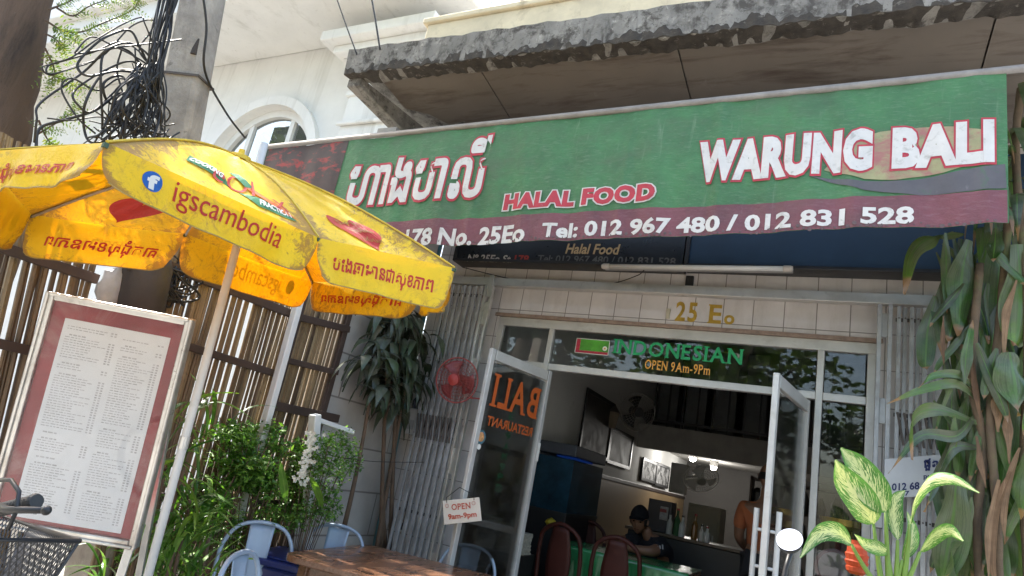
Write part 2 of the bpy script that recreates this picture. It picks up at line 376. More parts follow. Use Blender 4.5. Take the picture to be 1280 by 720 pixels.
# ------------------------------------------------------------------ the shop house
shop = thing('shop_building', 'tiled shophouse front with open door and cracked concrete canopy over it', 'building', (-1.2, 4.8, 0))
m = MB(); m.box((-3.42, 4.8, 2.70), (2.2, 5.0, 5.0)); m.box((-3.42, 4.8, 0), (-2.66, 5.0, 2.70)); m.box((.235, 4.8, 0), (2.2, 5.0, 2.70))
build(m, 'tile_wall', M_tile, shop)
m = MB(); m.box((-2.70, 4.785, 2.685), (.27, 4.9, 2.715)); build(m, 'lintel_trim', M('brown marble strip', (.28, .2, .155), .4, .3, 20), shop, bevel=.003)
m = MB(); m.box((-2.66, 4.62, 0), (.235, 5.0, .145)); build(m, 'door_step', M('grey terrazzo', (.35, .33, .3), .5, .2, 40), shop, bevel=.01)
FL = .15
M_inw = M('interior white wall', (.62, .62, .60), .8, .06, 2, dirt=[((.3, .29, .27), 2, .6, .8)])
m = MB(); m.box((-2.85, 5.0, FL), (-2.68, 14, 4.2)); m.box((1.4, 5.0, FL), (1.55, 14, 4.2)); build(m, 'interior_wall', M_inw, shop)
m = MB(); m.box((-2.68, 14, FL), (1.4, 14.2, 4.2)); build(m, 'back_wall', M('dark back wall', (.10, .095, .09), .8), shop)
m = MB(); m.box((-2.85, 5.0, FL-.1), (1.55, 14.2, FL)); build(m, 'interior_floor', M('brown floor tile', (.2, .16, .13), .3, .15, 4), shop)
m = MB(); m.box((-2.68, 5.0, 4.1), (1.4, 14, 4.19)); build(m, 'interior_ceiling', M('grey ceiling', (.3, .3, .29), .9), shop)
m = MB(); m.box((-2.679, 5.0, FL), (-2.662, 13.99, 1.55)); build(m, 'wainscot', M('wood wainscot', (.24, .165, .085), .45, .2, 3, stretch=(1, 14, .6)), shop)
m = MB(); m.box((-2.679, 5.0, 1.55), (-2.645, 13.99, 1.60)); build(m, 'dado_rail', M('dark rail', (.05, .035, .03), .4), shop, bevel=.004)
mz = MB(); mz.box((-2.68, 10.0, 2.30), (1.4, 13.99, 2.5)); mz.box((-2.68, 9.9, 2.14), (1.4, 10.0, 2.50)); mzo = build(mz, 'mezzanine', M('grey mezzanine plaster', (.34, .33, .31), .8), shop)
m = MB(); m.box((-2.6, 9.93, 3.16), (1.35, 9.97, 3.2)); m.box((-2.6, 9.93, 2.56), (1.35, 9.97, 2.6))
for k in range(18): m.box((-2.5+k*.22, 9.935, 2.5), (-2.475+k*.22, 9.965, 3.16))
build(m, 'railing', M_blackpaint, mzo)
m = MB()
for k in range(9): m.box((-2.6+k*.45, 10.6, 2.5), (-2.28+k*.45, 10.65, 3.9))
build(m, 'partition_panel', M('dim glass panels', (.16, .17, .17), .25), mzo)

# canopy slab (old, slightly sagging to the right)
def cz(X): return 4.205 - .026*X          # underside height of the edge beam
can = MB()
XL, XR = -3.84, 2.4
nseg = 60
def edge(X, k): return .008*math.sin(X*13+k)+.008*math.sin(X*31+2*k)+.006*math.sin(X*67+3*k)
random.seed(3)
prof_pts = lambda X, a: [(X, 3.40+edge(X, 1)*.5, cz(X)+.03+edge(X, 2)*.5), (X, 3.385+edge(X, 5)*.4, cz(X)+.27+edge(X, 3)*.5), (X, 3.55, cz(X)+.31+edge(X, 4)*.4), (X, 4.795, cz(X)+.31), (X, 4.795, cz(X)+.16), (X, 3.57, cz(X)+.16), (X, 3.55, cz(X)+.035+edge(X, 7)*.9)]
vs_ = []
for i in range(nseg+1):
    X = XL+(XR-XL)*i/nseg; vs_ += prof_pts(X, i)
fs = []
for i in range(nseg):
    for k in range(7): fs.append((i*7+k, i*7+(k+1) % 7, (i+1)*7+(k+1) % 7, (i+1)*7+k))
fs += [tuple(range(6, -1, -1)), tuple(range(nseg*7, nseg*7+7))]
can.add(vs_, fs); cano = build(can, 'canopy', M_conc, shop)
m = MB()
for a, b in ((-2.62, -1.06), (-1.05, .70), (.71, 2.3)):   # soffit boards under the slab
    m.hexa([(a, 3.60, cz(a)+.115), (b, 3.60, cz(b)+.115), (b, 4.79, cz(b)-.02), (a, 4.79, cz(a)-.02), (a, 3.60, cz(a)+.13), (b, 3.60, cz(b)+.13), (b, 4.79, cz(b)-.0), (a, 4.79, cz(a)-.0)])
brk = [(-3.62, 3.60), (-2.63, 3.60), (-2.63, 4.70), (-2.72, 4.45), (-2.86, 4.32), (-2.95, 4.36), (-3.1, 4.22), (-3.28, 4.26), (-3.4, 4.1), (-3.62, 4.0)]
m.prism([(x, y, cz(x)+.115-(y-3.6)*.113) for x, y in brk], (0, 0, .012))
build(m, 'soffit_panel', M_soffit, cano)
def mould(u, v):      # crust of black mould over the lower lip of the beam
    X = -3.835+6.2*u; q = [V(p) for p in prof_pts(X, 0)]; h_ = .20+.10*math.sin(X*9)+.07*math.sin(X*23+1)+.05*math.sin(X*57+2)+.03*math.sin(X*131)
    return q[0].lerp(q[6], (1-v*2)*.96)+V((0, -.001, -.004)) if v < .5 else q[0].lerp(q[1], (v-.5)*2*h_)+V((0, -.005, -.002*(1-v)))
m = MB(); m.grid(mould, 420, 8)
build(m, 'drip_edge', M('blackened concrete', (.05, .043, .036), .95, .5, 14, .5, 40, dirt=[((.20, .185, .16), 17, .58, .7)]), cano)
m = MB(); m.hexa([(-3.84, 3.47, 4.26), (-3.70, 3.47, 4.26), (-3.44, 4.79, 4.02), (-3.60, 4.79, 4.02), (-3.84, 3.47, 4.34), (-3.70, 3.47, 4.34), (-3.44, 4.79, 4.30), (-3.60, 4.79, 4.30)])
build(m, 'side_beam', M_conc, cano, bevel=.01)
m = MB(); m.box((-3.36, 3.72, 4.58), (2.3, 3.86, 5.02)); m.box((-3.36, 3.86, 4.6), (-3.24, 4.8, 5.02)); par = build(m, 'parapet', M_cream, shop, bevel=.012)
m = MB(); m.box((-3.40, 3.69, 5.02), (2.3, 3.9, 5.075)); build(m, 'coping', M_cream, par, bevel=.012)
m = MB(); d0 = onY(700, 42, 3.72); m.prism([d0+V((-.16, -.006, -.05)), d0+V((.16, -.006, -.05)), d0+V((.16, -.006, -.03)), d0+V((0, -.006, .04)), d0+V((-.16, -.006, -.03))], (0, .01, 0)); build(m, 'plaster_relief', M('worn brown relief', (.42, .27, .13), .9, .3, 20), par)
m = MB(); m.box((-3.3, 5.4, 4.4), (4, 5.6, 9.5)); build(m, 'upper_wall', M_white, shop)
m = MB(); m.box((-3.0, 4.2, 5.9), (4, 5.39, 6.05)); build(m, 'upper_balcony', M_white, shop, bevel=.01)

# house number
M_gold = M('gilt letters', (.50, .32, .05), .35, .2, 20, metal=.3)
F_wall = lambda u, v, off=0: V((u, 4.8-off, v))
text('house_number', M_gold, shop, '25', F_wall, (-1.13, 2.745, -.965, 2.905), .004, .025, serif=True)
text('house_number', M_gold, shop, 'E', F_wall, (-.885, 2.745, -.785, 2.895), .004, .025, serif=True)
text('house_number', M_gold, shop, 'o', F_wall, (-.765, 2.745, -.69, 2.82), .004, .03)
m = MB(); m.box((-1.2, 4.785, 2.76), (-1.17, 4.799, 2.84)); build(m, 'socket_plate', M('beige plastic', (.5, .45, .33), .5), shop, bevel=.003)
c0 = onY(862, 353, 4.79); m = MB(); m.box((c0.x-.03, 4.77, c0.z-.05), (c0.x+.03, 4.799, c0.z+.05)); build(m, 'junction_box', M_dark, shop, bevel=.004)

# grey block wall beside the terrace
m = MB(); m.box((-3.62, 3.74, 0), (-3.42, 4.79, 4.0)); tag(build(m, 'side_wall', M_block), 'grey rendered block wall between bamboo fence and tiled shop front', 'wall')

# gate track along the facade
m = MB(); m.box((-3.17, 4.70, 2.945), (1.1, 4.798, 2.985)); m.box((-3.17, 4.68, 2.93), (1.1, 4.70, 3.0)); tag(build(m, 'gate_track', M_alu, bevel=.002), 'metal gate rail running across the tiles above the door', 'rail')

# ------------------------------------------------------------------ aluminium shopfront
sf = thing('storefront', 'aluminium glass shopfront with green INDONESIAN lettering over the door', 'shopfront', (-1.2, 4.84, FL))
m = MB(); Y0, Y1 = 4.81, 4.87
for a, b in ((-2.66, -2.61), (-2.17, -2.125), (-.12, -.075), (.185, .235)): m.box((a, Y0, FL), (b, Y1, 2.61))
m.box((-2.66, Y0, 2.61), (.235, Y1, 2.685))
for a, b in ((-2.61, -2.17), (-2.125, -.12), (-.075, .185)): m.box((a, Y0+.004, 2.262), (b, Y1-.004, 2.315))
for a, b in ((-2.61, -2.17), (-.075, .185)): m.box((a, Y0+.004, FL), (b, Y1-.004, FL+.08)); m.box((a, Y0+.006, .95), (b, Y1-.006, 1.0))
build(m, 'frame', M_aluw, sf, bevel=.004)
GL = glass('shop glass', (.88, .9, .9), .55, .02); GL2 = glass('clear glass', (.97, .98, .98), .5, .012)
def pane(a, b, z0, z1, g=GL, y=4.838): m = MB(); m.box((a, y, z0), (b, y+.005, z1)); return build(m, 'glass_pane', g, sf)
pane(-2.60, -2.175, 2.315, 2.61); tp = pane(-2.12, -.125, 2.315, 2.61); pane(-.07, .175, 2.315, 2.61)
pane(-2.60, -2.175, 1.0, 2.255); pane(-2.60, -2.175, FL+.08, .95); pane(-.07, .175, 1.0, 2.255); pane(-.07, .175, FL+.08, .95)
F_gl = lambda u, v, off=0: V((u, 4.838-off, v))
M_grn = M('green vinyl', (.015, .36, .13), .4, .1); M_org = M('amber vinyl', (.75, .36, .06), .4, .1); M_orr = M('orange vinyl', (.48, .10, .02), .4, .1)
a = onY(764, 452, 4.838); b = onY(930, 433, 4.838)
text('lettering', M_grn, sf, 'INDONESIAN', F_gl, (onY(765, 440, 4.838).x, 2.455, onY(930, 445, 4.838).x, 2.575), .004, .022, serif=True)
text('lettering', M_org, sf, 'OPEN 9Am-9Pm', F_gl, (onY(806, 458, 4.838).x, 2.355, onY(888, 463, 4.838).x, 2.43), .004, .012, serif=True)
stx0, stx1 = onY(719, 436, 4.838).x, onY(761, 440, 4.838).x
st = MB(); st.box((stx0, 4.8345, 2.43), (stx1, 4.8365, 2.555)); sto = build(st, 'sticker', M('sticker white', (.7, .72, .68), .5), sf)
m = MB(); m.box((stx0+.04, 4.8325, 2.455), (stx1-.006, 4.834, 2.549)); build(m, 'sticker_field', M('sticker green', (.08, .35, .03), .4, .4, 8), sto)
m = MB(); m.box((stx0+.006, 4.8325, 2.435), (stx1-.006, 4.834, 2.454)); m.box((stx0+.006, 4.8325, 2.455), (stx0+.039, 4.834, 2.549)); build(m, 'sticker_band', M('sticker red', (.4, .02, .05), .4, .3, 30), sto)
m = MB(); m.lathe((stx1-.035, 4.832, 2.485), (0, -1, 0), [(.02, 0), (.02, .001)], 10); build(m, 'sticker_flower', M('white vinyl', (.75, .75, .7), .5), sto)
m = MB(); m.lathe((stx1-.035, 4.8305, 2.485), (0, -1, 0), [(.008, 0), (.008, .001)], 10); build(m, 'sticker_heart', M_org, sto)
# upright column of green letters on the left side pane
for k, ch in enumerate('OPEN9AM9Pm'):
    z = 1.98-k*.083; text('hours_letter', M_grn, sf, ch, F_gl, (-2.40, z, -2.352, z+.062), .004, .02)
# door leaves
def leaf_door(hx, hy, fx, fy, label, z0=.17, z1=2.235):
    t = thing('glass_door', label, 'door', (hx, hy, z0))
    h, f = V((hx, hy, 0)), V((fx, fy, 0)); d = (f-h).normalized(); nr = V((d.y, -d.x, 0)); L = (f-h).length
    Z = lambda p, z: V((p.x, p.y, z))
    m = MB(); up = nr
    m.bar(Z(h+d*.03, z0), Z(h+d*.03, z1), .034, .042, d); m.bar(Z(f-d*.03, z0), Z(f-d*.03, z1), .034, .042, d)
    m.bar(Z(h+d*.06, z1-.045), Z(f-d*.06, z1-.04), .033, .075); m.bar(Z(h+d*.06, z0+.06), Z(f-d*.06, z0+.06), .043, .12)
    build(m, 'door_frame', M_aluw, t, bevel=.004)
    m = MB(); m.bar(Z(h+d*.055, (z0+z1)/2), Z(f-d*.055, (z0+z1)/2), .005, z1-z0-.19); g = build(m, 'glass_pane', GL2, t)
    return t, h, f, d, nr, L
dl = leaf_door(-2.06, 4.76, -2.255, 4.03, 'open glass door leaf with mirrored orange BALI letters')
t, h, f, d, nr, L = dl
fd = f-d*L
sgn = -1 if nr.dot(V((0, 0, 0))-h) < 0 else 1
F_dl = lambda u, v, off=0: V((h.x, h.y, 0))+d*(L*u)+V((0, 0, v))+nr*(sgn*(off+.004))
# read from the street side of the leaf the words run backwards
text('lettering', M_orr, t, 'BALI', F_dl, (.13, 1.83, .875, 2.07), .004, .02, serif=True)
text('lettering', M_orr, t, 'RESTAURANT', F_dl, (.16, 1.69, .86, 1.76), .004, .02)
m = MB(); c = F_dl(.9, 1.60, .002); m.lathe(c, nr*sgn, [(.05, 0), (.05, .001)], 18); so_ = build(m, 'round_sticker', M('teal sticker', (.05, .15, .2), .5, .6, 60), t)
m = MB(); c = F_dl(.9, 1.60, .004); m.lathe(c, nr*sgn, [(.034, 0), (.034, .001)], 14); build(m, 'sticker_core', M('warm sticker', (.6, .3, .12), .5, .7, 50), so_)
m = MB(); c = F_dl(.9, 1.53, .002); m.lathe(c, nr*sgn, [(.02, 0), (.02, .001)], 12); build(m, 'sticker_tail', M('white vinyl', (.75, .75, .7)), so_)
q = F_dl(.05, 1.6, .003); m = MB(); m.bar(V((h.x, h.y, 1.52))+d*.03+nr*sgn*.026, V((h.x, h.y, 1.66))+d*.03+nr*sgn*.026, .03, .004, nr); build(m, 'hinge_sticker', M('white vinyl', (.75, .75, .7)), t)
dr = leaf_door(-.16, 4.76, -.31, 3.93, 'open glass door leaf with white tube pull handles', z1=2.235)
t, h, f, d, nr, L = dr
for s_ in (-1, 1):
    m = MB(); b0 = f-d*.05+nr*(s_*.06); m.tube([V((b0.x, b0.y, 1.08)), V((b0.x, b0.y, 1.47))],   .015, 12)
    for z in (1.17, 1.36): b1 = f-d*.05+nr*(s_*.02); m.tube([V((b0.x, b0.y, z)), V((b1.x, b1.y, z))], .009, 8)
    build(m, 'pull_handle', M('white enamel tube', (.52, .52, .5), .35, .08), t, smooth=False)

# ------------------------------------------------------------------ folding gates
def gate(x0, x1, y, zt, label, lean=0, n=13, diag=None):
    t = thing('folding_gate', label, 'gate', ((x0+x1)/2, y, 0))
    m = MB(); st_ = (x1-x0)/n
    for k in range(n):
        x = x0+st_*(k+.5); yy = y+(.012 if k % 2 else -.012); m.box((x-.013, yy-.009, .06), (x+.010, yy+.009, zt-.04))
    build(m, 'slats', M_steel, t, bevel=.002)
    for z in [zt-.12+q for q in (0, -.62, -1.24, -1.86)]: m = MB(); m.box((x0, y+.022, z-.012), (x1, y+.028, z+.012)); build(m, 'cross_rail', M_rust, t)
    for z in diag or (zt-1.2, zt-2.3):
        m = MB()
        for k in range(n-1):
            a = x0+st_*(k+.5); m.bar((a, y-.025, z), (a+st_*1.0, y-.025, z-.20), .014, .004, (0, 1, 0)); m.bar((a, y+.034, z-.20), (a+st_, y+.034, z), .014, .004, (0, 1, 0))
        build(m, 'lattice_row', M_rust, t)
    m = MB()
    for k in range(n):
        for z in (zt-.12, zt-.74, zt-1.36): m.lathe((x0+st_*(k+.5)-.002, y-.02, z), (0, -1, 0), [(.006, 0), (.004, .006)], 6)
    build(m, 'rivets', M_rust, t)
    return t
tg = gate(-3.15, -2.76, 4.62, 2.93, 'folded grey steel lattice gate behind the red fan')
m = MB()
for x in (-2.75, -2.69): m.box((x, 4.60, .04), (x+.022, 4.64, 2.90))
for z in (.5, 1.3, 2.05, 2.55, 2.8): m.box((-2.728, 4.612, z), (-2.69, 4.628, z+.2))
build(m, 'gate_post', M_alu, tg, bevel=.002)
tg2 = gate(.33, .86, 4.62, 2.93, 'folded grey steel lattice gate behind the corn plant', n=15, diag=(zt_ for zt_ in (2.2, 1.2, .6)))
m = MB()
for x in (.225, .285): m.box((x, 4.60, .04), (x+.025, 4.64, 2.90))
for z in (.3, .9, 1.5, 2.12, 2.68): m.box((.25, 4.612, z), (.285, 4.628, z+.16))
build(m, 'gate_post', M_steel, tg2, bevel=.002)

# ------------------------------------------------------------------ sign boards under the canopy
bs = thing('sign_board', 'black lightbox sign with gold Halal Food and phone numbers', 'sign', (-2.1, 4.70, 3.5))
m = MB(); m.box((-3.13, 4.64, 3.155), (-1.085, 4.797, 4.0)); build(m, 'panel', M('black sign face', (.008, .009, .012), .3, .2), bs)
m = MB(); m.box((-3.16, 4.62, 3.13), (-1.085, 4.797, 3.155)); m.box((-3.16, 4.62, 3.155), (-3.13, 4.797, 4.0)); build(m, 'sign_frame', M_blackpaint, bs, bevel=.003)
F_bs = lambda u, v, off=0: V((u, 4.64-off, v))
M_dull = M('faded gold print', (.42, .30, .16), .5, .2, 20); M_pale = M('faded pale print', (.42, .38, .33), .5, .25, 30); M_red0 = M('dull red print', (.28, .03, .02), .5, .2); M_dim = M('faint grey print', (.10, .10, .10), .5, .3, 20)
x = lambda px, py: onY(px, py, 4.64).x
z = lambda px, py: onY(px, py, 4.64).z
text('lettering', M_dull, bs, 'Halal Food', F_bs, (x(707, 314), z(740, 318), x(775, 312), z(740, 305)), .003, .025, .15)
text('lettering', M_pale, bs, 'Nº 25Eo St.', F_bs, (x(584, 325), z(610, 328), x(640, 325), z(610, 318.5)), .003, .025, .1)
text('lettering', M_red0, bs, '178', F_bs, (x(643, 325), z(650, 328.5), x(661, 325), z(650, 319)), .003, .03)
text('lettering', M_dim, bs, 'Tel: 012 967 480 / 012 831 528', F_bs, (x(672, 325), z(760, 330), x(845, 325), z(760, 320.5)), .003, .02)
text('lettering', M_red0, bs, 'WARUNG BALI', F_bs, (-2.7, 3.40, -1.2, 3.62), .003, .03)
bb = thing('sign_board', 'plain dark blue sign panel under the right half of the banner', 'sign', (0, 4.70, 3.5))
m = MB(); m.box((-1.045, 4.66, 3.165), (1.05, 4.797, 4.0)); build(m, 'panel', M('navy sign face', (.012, .035, .075), .4, .25, 2), bb)
m = MB(); m.box((-1.075, 4.63, 3.14), (1.05, 4.797, 3.165)); m.box((-1.075, 4.63, 3.165), (-1.045, 4.797, 4.0)); build(m, 'sign_frame', M_blackpaint, bb, bevel=.003)
tb = thing('tube_light', 'unlit white fluorescent tube fitted below the sign boards', 'tube light', (-.9, 4.55, 3.1))
a = onY(757, 333, 4.56); b = onY(985, 336, 4.56)
m = MB(); m.tube([a, b], .019, 12); build(m, 'tube', M('white tube', (.62, .6, .56), .3, .05), tb, smooth=True)
m = MB(); m.bar(a+V((-.02, .045, .01)), b+V((.03, .045, .01)), .05, .04); build(m, 'batten', M('grey batten', (.4, .38, .36), .5), tb, bevel=.004)
m = MB()
for p in (a, b): m.lathe(p, (b-a).normalized()*(1 if p is b else -1), [(.024, -.03), (.024, .015), (.018, .03)], 12)
build(m, 'end_cap', M('ivory cap', (.5, .45, .4), .5), tb)

# ------------------------------------------------------------------ the big banner
BY = 3.55
B = {k: onY(*p, BY) for k, p in dict(tl=(336, 186.5), tr=(1258, 92), br=(1261, 279), bl=(302, 317)).items()}
B['bl'].x = B['tl'].x+.02
def wr(u, v):
    s_ = math.sin
    f = .006*s_(u*39+v*1.2)+.004*s_(u*83+2+v*2)+.003*s_(u*151+v*4)+.005*s_(u*23-v*3+1)
    f += .010*math.exp(-((u-.985+.01*v)/.008)**2)+.010*math.exp(-((u-.74+.006*v)/.007)**2)-.008*math.exp(-((u-.80)/.007)**2)+.007*math.exp(-((u-.63)/.006)**2)+.008*math.exp(-((u-.875+.02*v)/.009)**2)+.006*math.exp(-((u-.42-.02*v)/.007)**2)-.006*math.exp(-((u-.52+.03*v)/.008)**2)
    return 1.4*f*(1.15-v*.75)+.03*math.sin(PI*v)*math.sin(PI*u)*.6
def S_ban(u, v, off=0):
    p = (B['bl']*(1-u)+B['br']*u)*(1-v)+(B['tl']*(1-u)+B['tr']*u)*v
    p = p+V((0, -wr(u, v)-off, 0)); p.z -= (.0025*math.sin(u*47)+.0015*math.sin(u*113))*(1-v)
    return p
def ban_uv(px, py):
    q = onY(px, py, BY); u, v = .5, .5
    for _ in range(30):
        lo = B['bl'].lerp(B['br'], u); hi = B['tl'].lerp(B['tr'], u); v = (q.z-lo.z)/(hi.z-lo.z); p = lo.lerp(hi, v)
        u += (q.x-p.x)/((B['br'].x-B['bl'].x)*(1-v)+(B['tr'].x-B['tl'].x)*v)
    return u, v
ban = thing('banner', 'long weathered green cloth banner reading WARUNG BALI hung below the canopy', 'banner', tuple((B['tl']+B['tr'])/2))
m = MB(); m.grid(lambda u, v: S_ban(u, v), 440, 24)
def worn(name, col, k=.35, pale=(.55, .56, .5)):
    return M(name, col, .62, .3, 3.5, .5, 22, dirt=[((pale[0]*.7+col[0]*.3, pale[1]*.7+col[1]*.3, pale[2]*.7+col[2]*.3), 40, .52, .95, (.4, 1, 2.4)), ((col[0]*.5+.05, col[1]*.5+.04, col[2]*.5+.035), 1.6, .5, .75, (.6, 1, 1.6)), ((pale[0]*.6+col[0]*.4, pale[1]*.6+col[1]*.4, pale[2]*.6+col[2]*.4), 6, .60, .85, (3, 1, .35)), ((.07, .065, .05), 45, .66, .72), ((col[0]*.55+.02, col[1]*.55+.02, col[2]*.55+.02), 3, .58, .8), (pale, 4.5, .74, .78)])
M_bgreen = worn('weathered green vinyl', (.05, .162, .064), pale=(.26, .34, .24))
M_bpurp = worn('weathered maroon vinyl', (.165, .055, .07), pale=(.30, .2, .22))
build(m, 'cloth', M_bgreen, ban, smooth=True)
u1, v1 = ban_uv(500, 278); u2, v2 = ban_uv(850, 260); u3, v3 = ban_uv(1262, 238)
def bandtop(u): 
    return v1+(v2-v1)*(u-u1)/(u2-u1) if u < u2 else v2+(v3-v2)*(u-u2)/(u3-u2)
m = MB(); m.grid(lambda a, b: S_ban(.10+.899*a, b*bandtop(.10+.899*a)+.001, .004), 440, 10); build(m, 'maroon_band', M_bpurp, ban, smooth=True)
M_pic = M('dark food print', (.055, .035, .03), .6, .5, 6, dirt=[((.30, .035, .03), 5, .52, .6, (1, 1, 2.2)), ((.16, .12, .09), 14, .62, .8)])
m = MB(); fpu = ban_uv(427, 210)[0]; m.grid(lambda a, b: S_ban(.001+a*fpu, b*.998+.001, .003), 60, 20); build(m, 'food_print', M_pic, ban, smooth=True)
sw = [ban_uv(*p) for p in ((1030, 214), (1060, 178), (1100, 166), (1150, 160), (1200, 160), (1236, 166), (1236, 200), (1180, 216), (1120, 226), (1080, 226))]
shape('printed_swoosh', M('faded cream print', (.30, .29, .15), .6, .25, 6, dirt=[((.33, .13, .12), 4, .47, .6, (1, 1, 1.5)), ((.08, .19, .08), 7, .55, .75)]), ban, sw, S_ban, .0045, 60)
sw = [ban_uv(*p) for p in ((1010, 222), (1080, 229), (1140, 226), (1200, 214), (1256, 206), (1258, 236), (1150, 244), (1080, 240))]
shape('printed_shadow', M('faded violet print', (.095, .09, .10), .6, .2, 6, dirt=[((.05, .15, .06), 6, .52, .7), ((.24, .23, .23), 14, .6, .85)]), ban, sw, S_ban, .0048, 60)
M_bw = M('white banner print', (.60, .585, .56), .6, .12, 6, dirt=[((.30, .29, .26), 20, .55, .75), ((.16, .19, .14), 34, .64, .72)]); M_br = M('red banner print', (.42, .035, .055), .6, .2, 12, dirt=[((.5, .3, .3), 20, .62, .8)])
def rect_px(ll, ur): a = ban_uv(*ll); b = ban_uv(*ur); return (a[0], a[1], b[0], b[1])
def outlined(body, ll, ur, bold, ol, front, back, cut=30, **k):
    r = rect_px(ll, ur)
    text('letter_outline', back, ban, body, S_ban, r, .0062, bold+ol, cut=cut, grow=ol, **k); text('lettering', front, ban, body, S_ban, r, .0085, bold, cut=cut, **k)
outlined('ហាងបាលី', (430, 259), (618, 170), .026, .036, M_bw, M_br, 40)
outlined('HALAL FOOD', (629, 264), (822, 232), .062, .06, M_br, M_bw, 40, space=1.1)
outlined('WARUNG', (870, 230), (1092, 161), .062, .04, M_bw, M_br, 70, space=1.08)
outlined('BALI', (1114, 213), (1242, 151), .062, .04, M_bw, M_br, 60, space=1.08)
text('lettering', M_bw, ban, 'St. 178 No. 25Eo', S_ban, rect_px((470, 311), (660, 281)), .0075, .035, cut=50)
text('lettering', M_bw, ban, 'Tel: 012 967 480 / 012 831 528', S_ban, rect_px((677, 299), (1143, 258)), .0075, .035, cut=90)
m = MB(); e0 = B['tl']+V((-.1, .0, .025)); e1 = B['tr']+V((1.0, .0, .03+.01)); m.tube([e0, e1], .022, 10); build(m, 'top_pole', M('grey weathered pole', (.27, .25, .235), .7, .25, 9, .1), ban, smooth=True)
m = MB(); mh = MB()
random.seed(5)
a = S_ban(.1, 0); 
for k in range(150):
    u = .14+k*.0057; r_ = random.uniform(.004, .013); p = S_ban(u, random.uniform(.0, .03), .0065)
    mh.lathe(p, (0, -1, 0), [(r_, 0), (r_*.9, .001)], 6)
build(mh, 'hem_grime', M('grimy hem', (.12, .08, .085), .8, .3, 20), ban)
m = MB()
for u in (.02, .35, .68, .97):
    p = B['tl'].lerp(B['tr'], u); m.tube([p+V((0, 0, .03)), p+V((0, .12, .12)), V((p.x, 4.6, p.z+.25))], .012, 6)
build(m, 'support_rod', M_rust, ban)

# ------------------------------------------------------------------ the white neighbour house
wb = thing('white_house', 'white rendered house with arched fanlight window behind the cable tangle', 'house', (-9, 6, 0))
WY = 6.0
ac = onY(316, 214, WY); ar = 1.12
def arc(r, n=28, a0=0, a1=PI): return [V((ac.x+r*math.cos(a0+(a1-a0)*k/n), WY, ac.z+r*math.sin(a0+(a1-a0)*k/n))) for k in range(n+1)]
m = MB()          # wall with the arched opening cut out: strips above and beside the arch
top = 12.0
A = arc(ar)
for k in range(28):
    p, q = A[k], A[k+1]; m.add([p, q, (q.x, WY, top), (p.x, WY, top)], [(3, 2, 1, 0)])
m.add([(-26, WY, 0), (ac.x-ar, WY, 0), (ac.x-ar, WY, top), (-26, WY, top)], [(0, 1, 2, 3)]); m.add([(ac.x+ar, WY, 0), (-4.4, WY, 0), (-4.4, WY, top), (ac.x+ar, WY, top)], [(0, 1, 2, 3)])
m.add([(ac.x-ar, WY, 0), (ac.x+ar, WY, 0), (ac.x+ar, WY, ac.z-1.2), (ac.x-ar, WY, ac.z-1.2)], [(0, 1, 2, 3)])
for k in range(28): p, q = A[k], A[k+1]; m.add([p, q, q+V((0, .25, 0)), p+V((0, .25, 0))], [(0, 1, 2, 3)])
build(m, 'wall', M_white, wb)
m = MB(); m.box((-26, 4.75, 7.12), (-4.4, 5.99, 7.5)); m.box((-26, 4.60, 7.5), (-4.4, 5.99, 8.3)); build(m, 'balcony_slab', M_white, wb, bevel=.02)
wn = MB(); B_ = arc(ar+.16); Ai = arc(ar+.001)
for k in range(28):
    p, q, r_, s_ = Ai[k], Ai[k+1], B_[k+1], B_[k]; o_ = V((0, -.09, 0)); o2 = V((0, -.001, 0)); wn.hexa([p+o2, q+o2, r_+o2, s_+o2, p+o_, q+o_, r_+o_, s_+o_])
build(wn, 'arch_moulding', M_white, wb)
win = MB(); C_ = arc(ar-.002); D_ = arc(ar-.12)
for k in range(28):
    p, q, r_, s_ = D_[k], D_[k+1], C_[k+1], C_[k]; o_ = V((0, .08, 0)); o2 = V((0, .2, 0)); win.hexa([p+o2, q+o2, r_+o2, s_+o2, p+o_, q+o_, r_+o_, s_+o_])
for px in (256, 305, 354):
    bx = onY(px, 168, WY).x; hh_ = math.sqrt(max(.01, (ar-.1)**2-(bx-ac.x)**2)); win.box((bx-.045, WY+.10, ac.z+.06), (bx+.045, WY+.17, ac.z+hh_))
win.box((ac.x-ar+.01, WY+.08, ac.z-1.2), (ac.x+ar-.01, WY+.2, ac.z-1.1)); win.box((ac.x-ar+.01, WY+.08, ac.z-.04), (ac.x+ar-.01, WY+.2, ac.z+.06))
wo = build(win, 'window', M('white window frame', (.75, .75, .73), .5, .05), wb)
m = MB(); m.add([(ac.x-ar, WY+.15, ac.z-1.2), (ac.x+ar, WY+.15, ac.z-1.2)]+[p+V((0, .15, 0)) for p in A], [tuple(range(31))]); build(m, 'pane', glass('house glass', (.3, .33, .33), 1.3, .02), wo)
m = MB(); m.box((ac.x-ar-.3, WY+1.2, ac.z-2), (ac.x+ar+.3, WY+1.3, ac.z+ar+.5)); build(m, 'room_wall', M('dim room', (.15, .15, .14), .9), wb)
m = MB()
px0, px1 = onY(424, 165, 5.8).x, onY(500, 165, 5.8).x
m.box((px0, 5.78, 0), (px1, 5.999, 6.4)); m.box((px0-.08, 5.7, 6.4), (px1+.1, 5.999, 6.5)); m.box((px0-.04, 5.74, 5.98), (px1+.06, 5.999, 6.06)); m.box((px0+.03, 5.76, 6.06), (px1-.02, 5.999, 6.4))
m.box((px0-.14, 5.62, 6.5), (px1+.16, 5.999, 6.6)); m.box((px0-.05, 5.72, 5.5), (px1+.05, 5.77, 5.56))
build(m, 'pilaster', M_white, wb, bevel=.02)
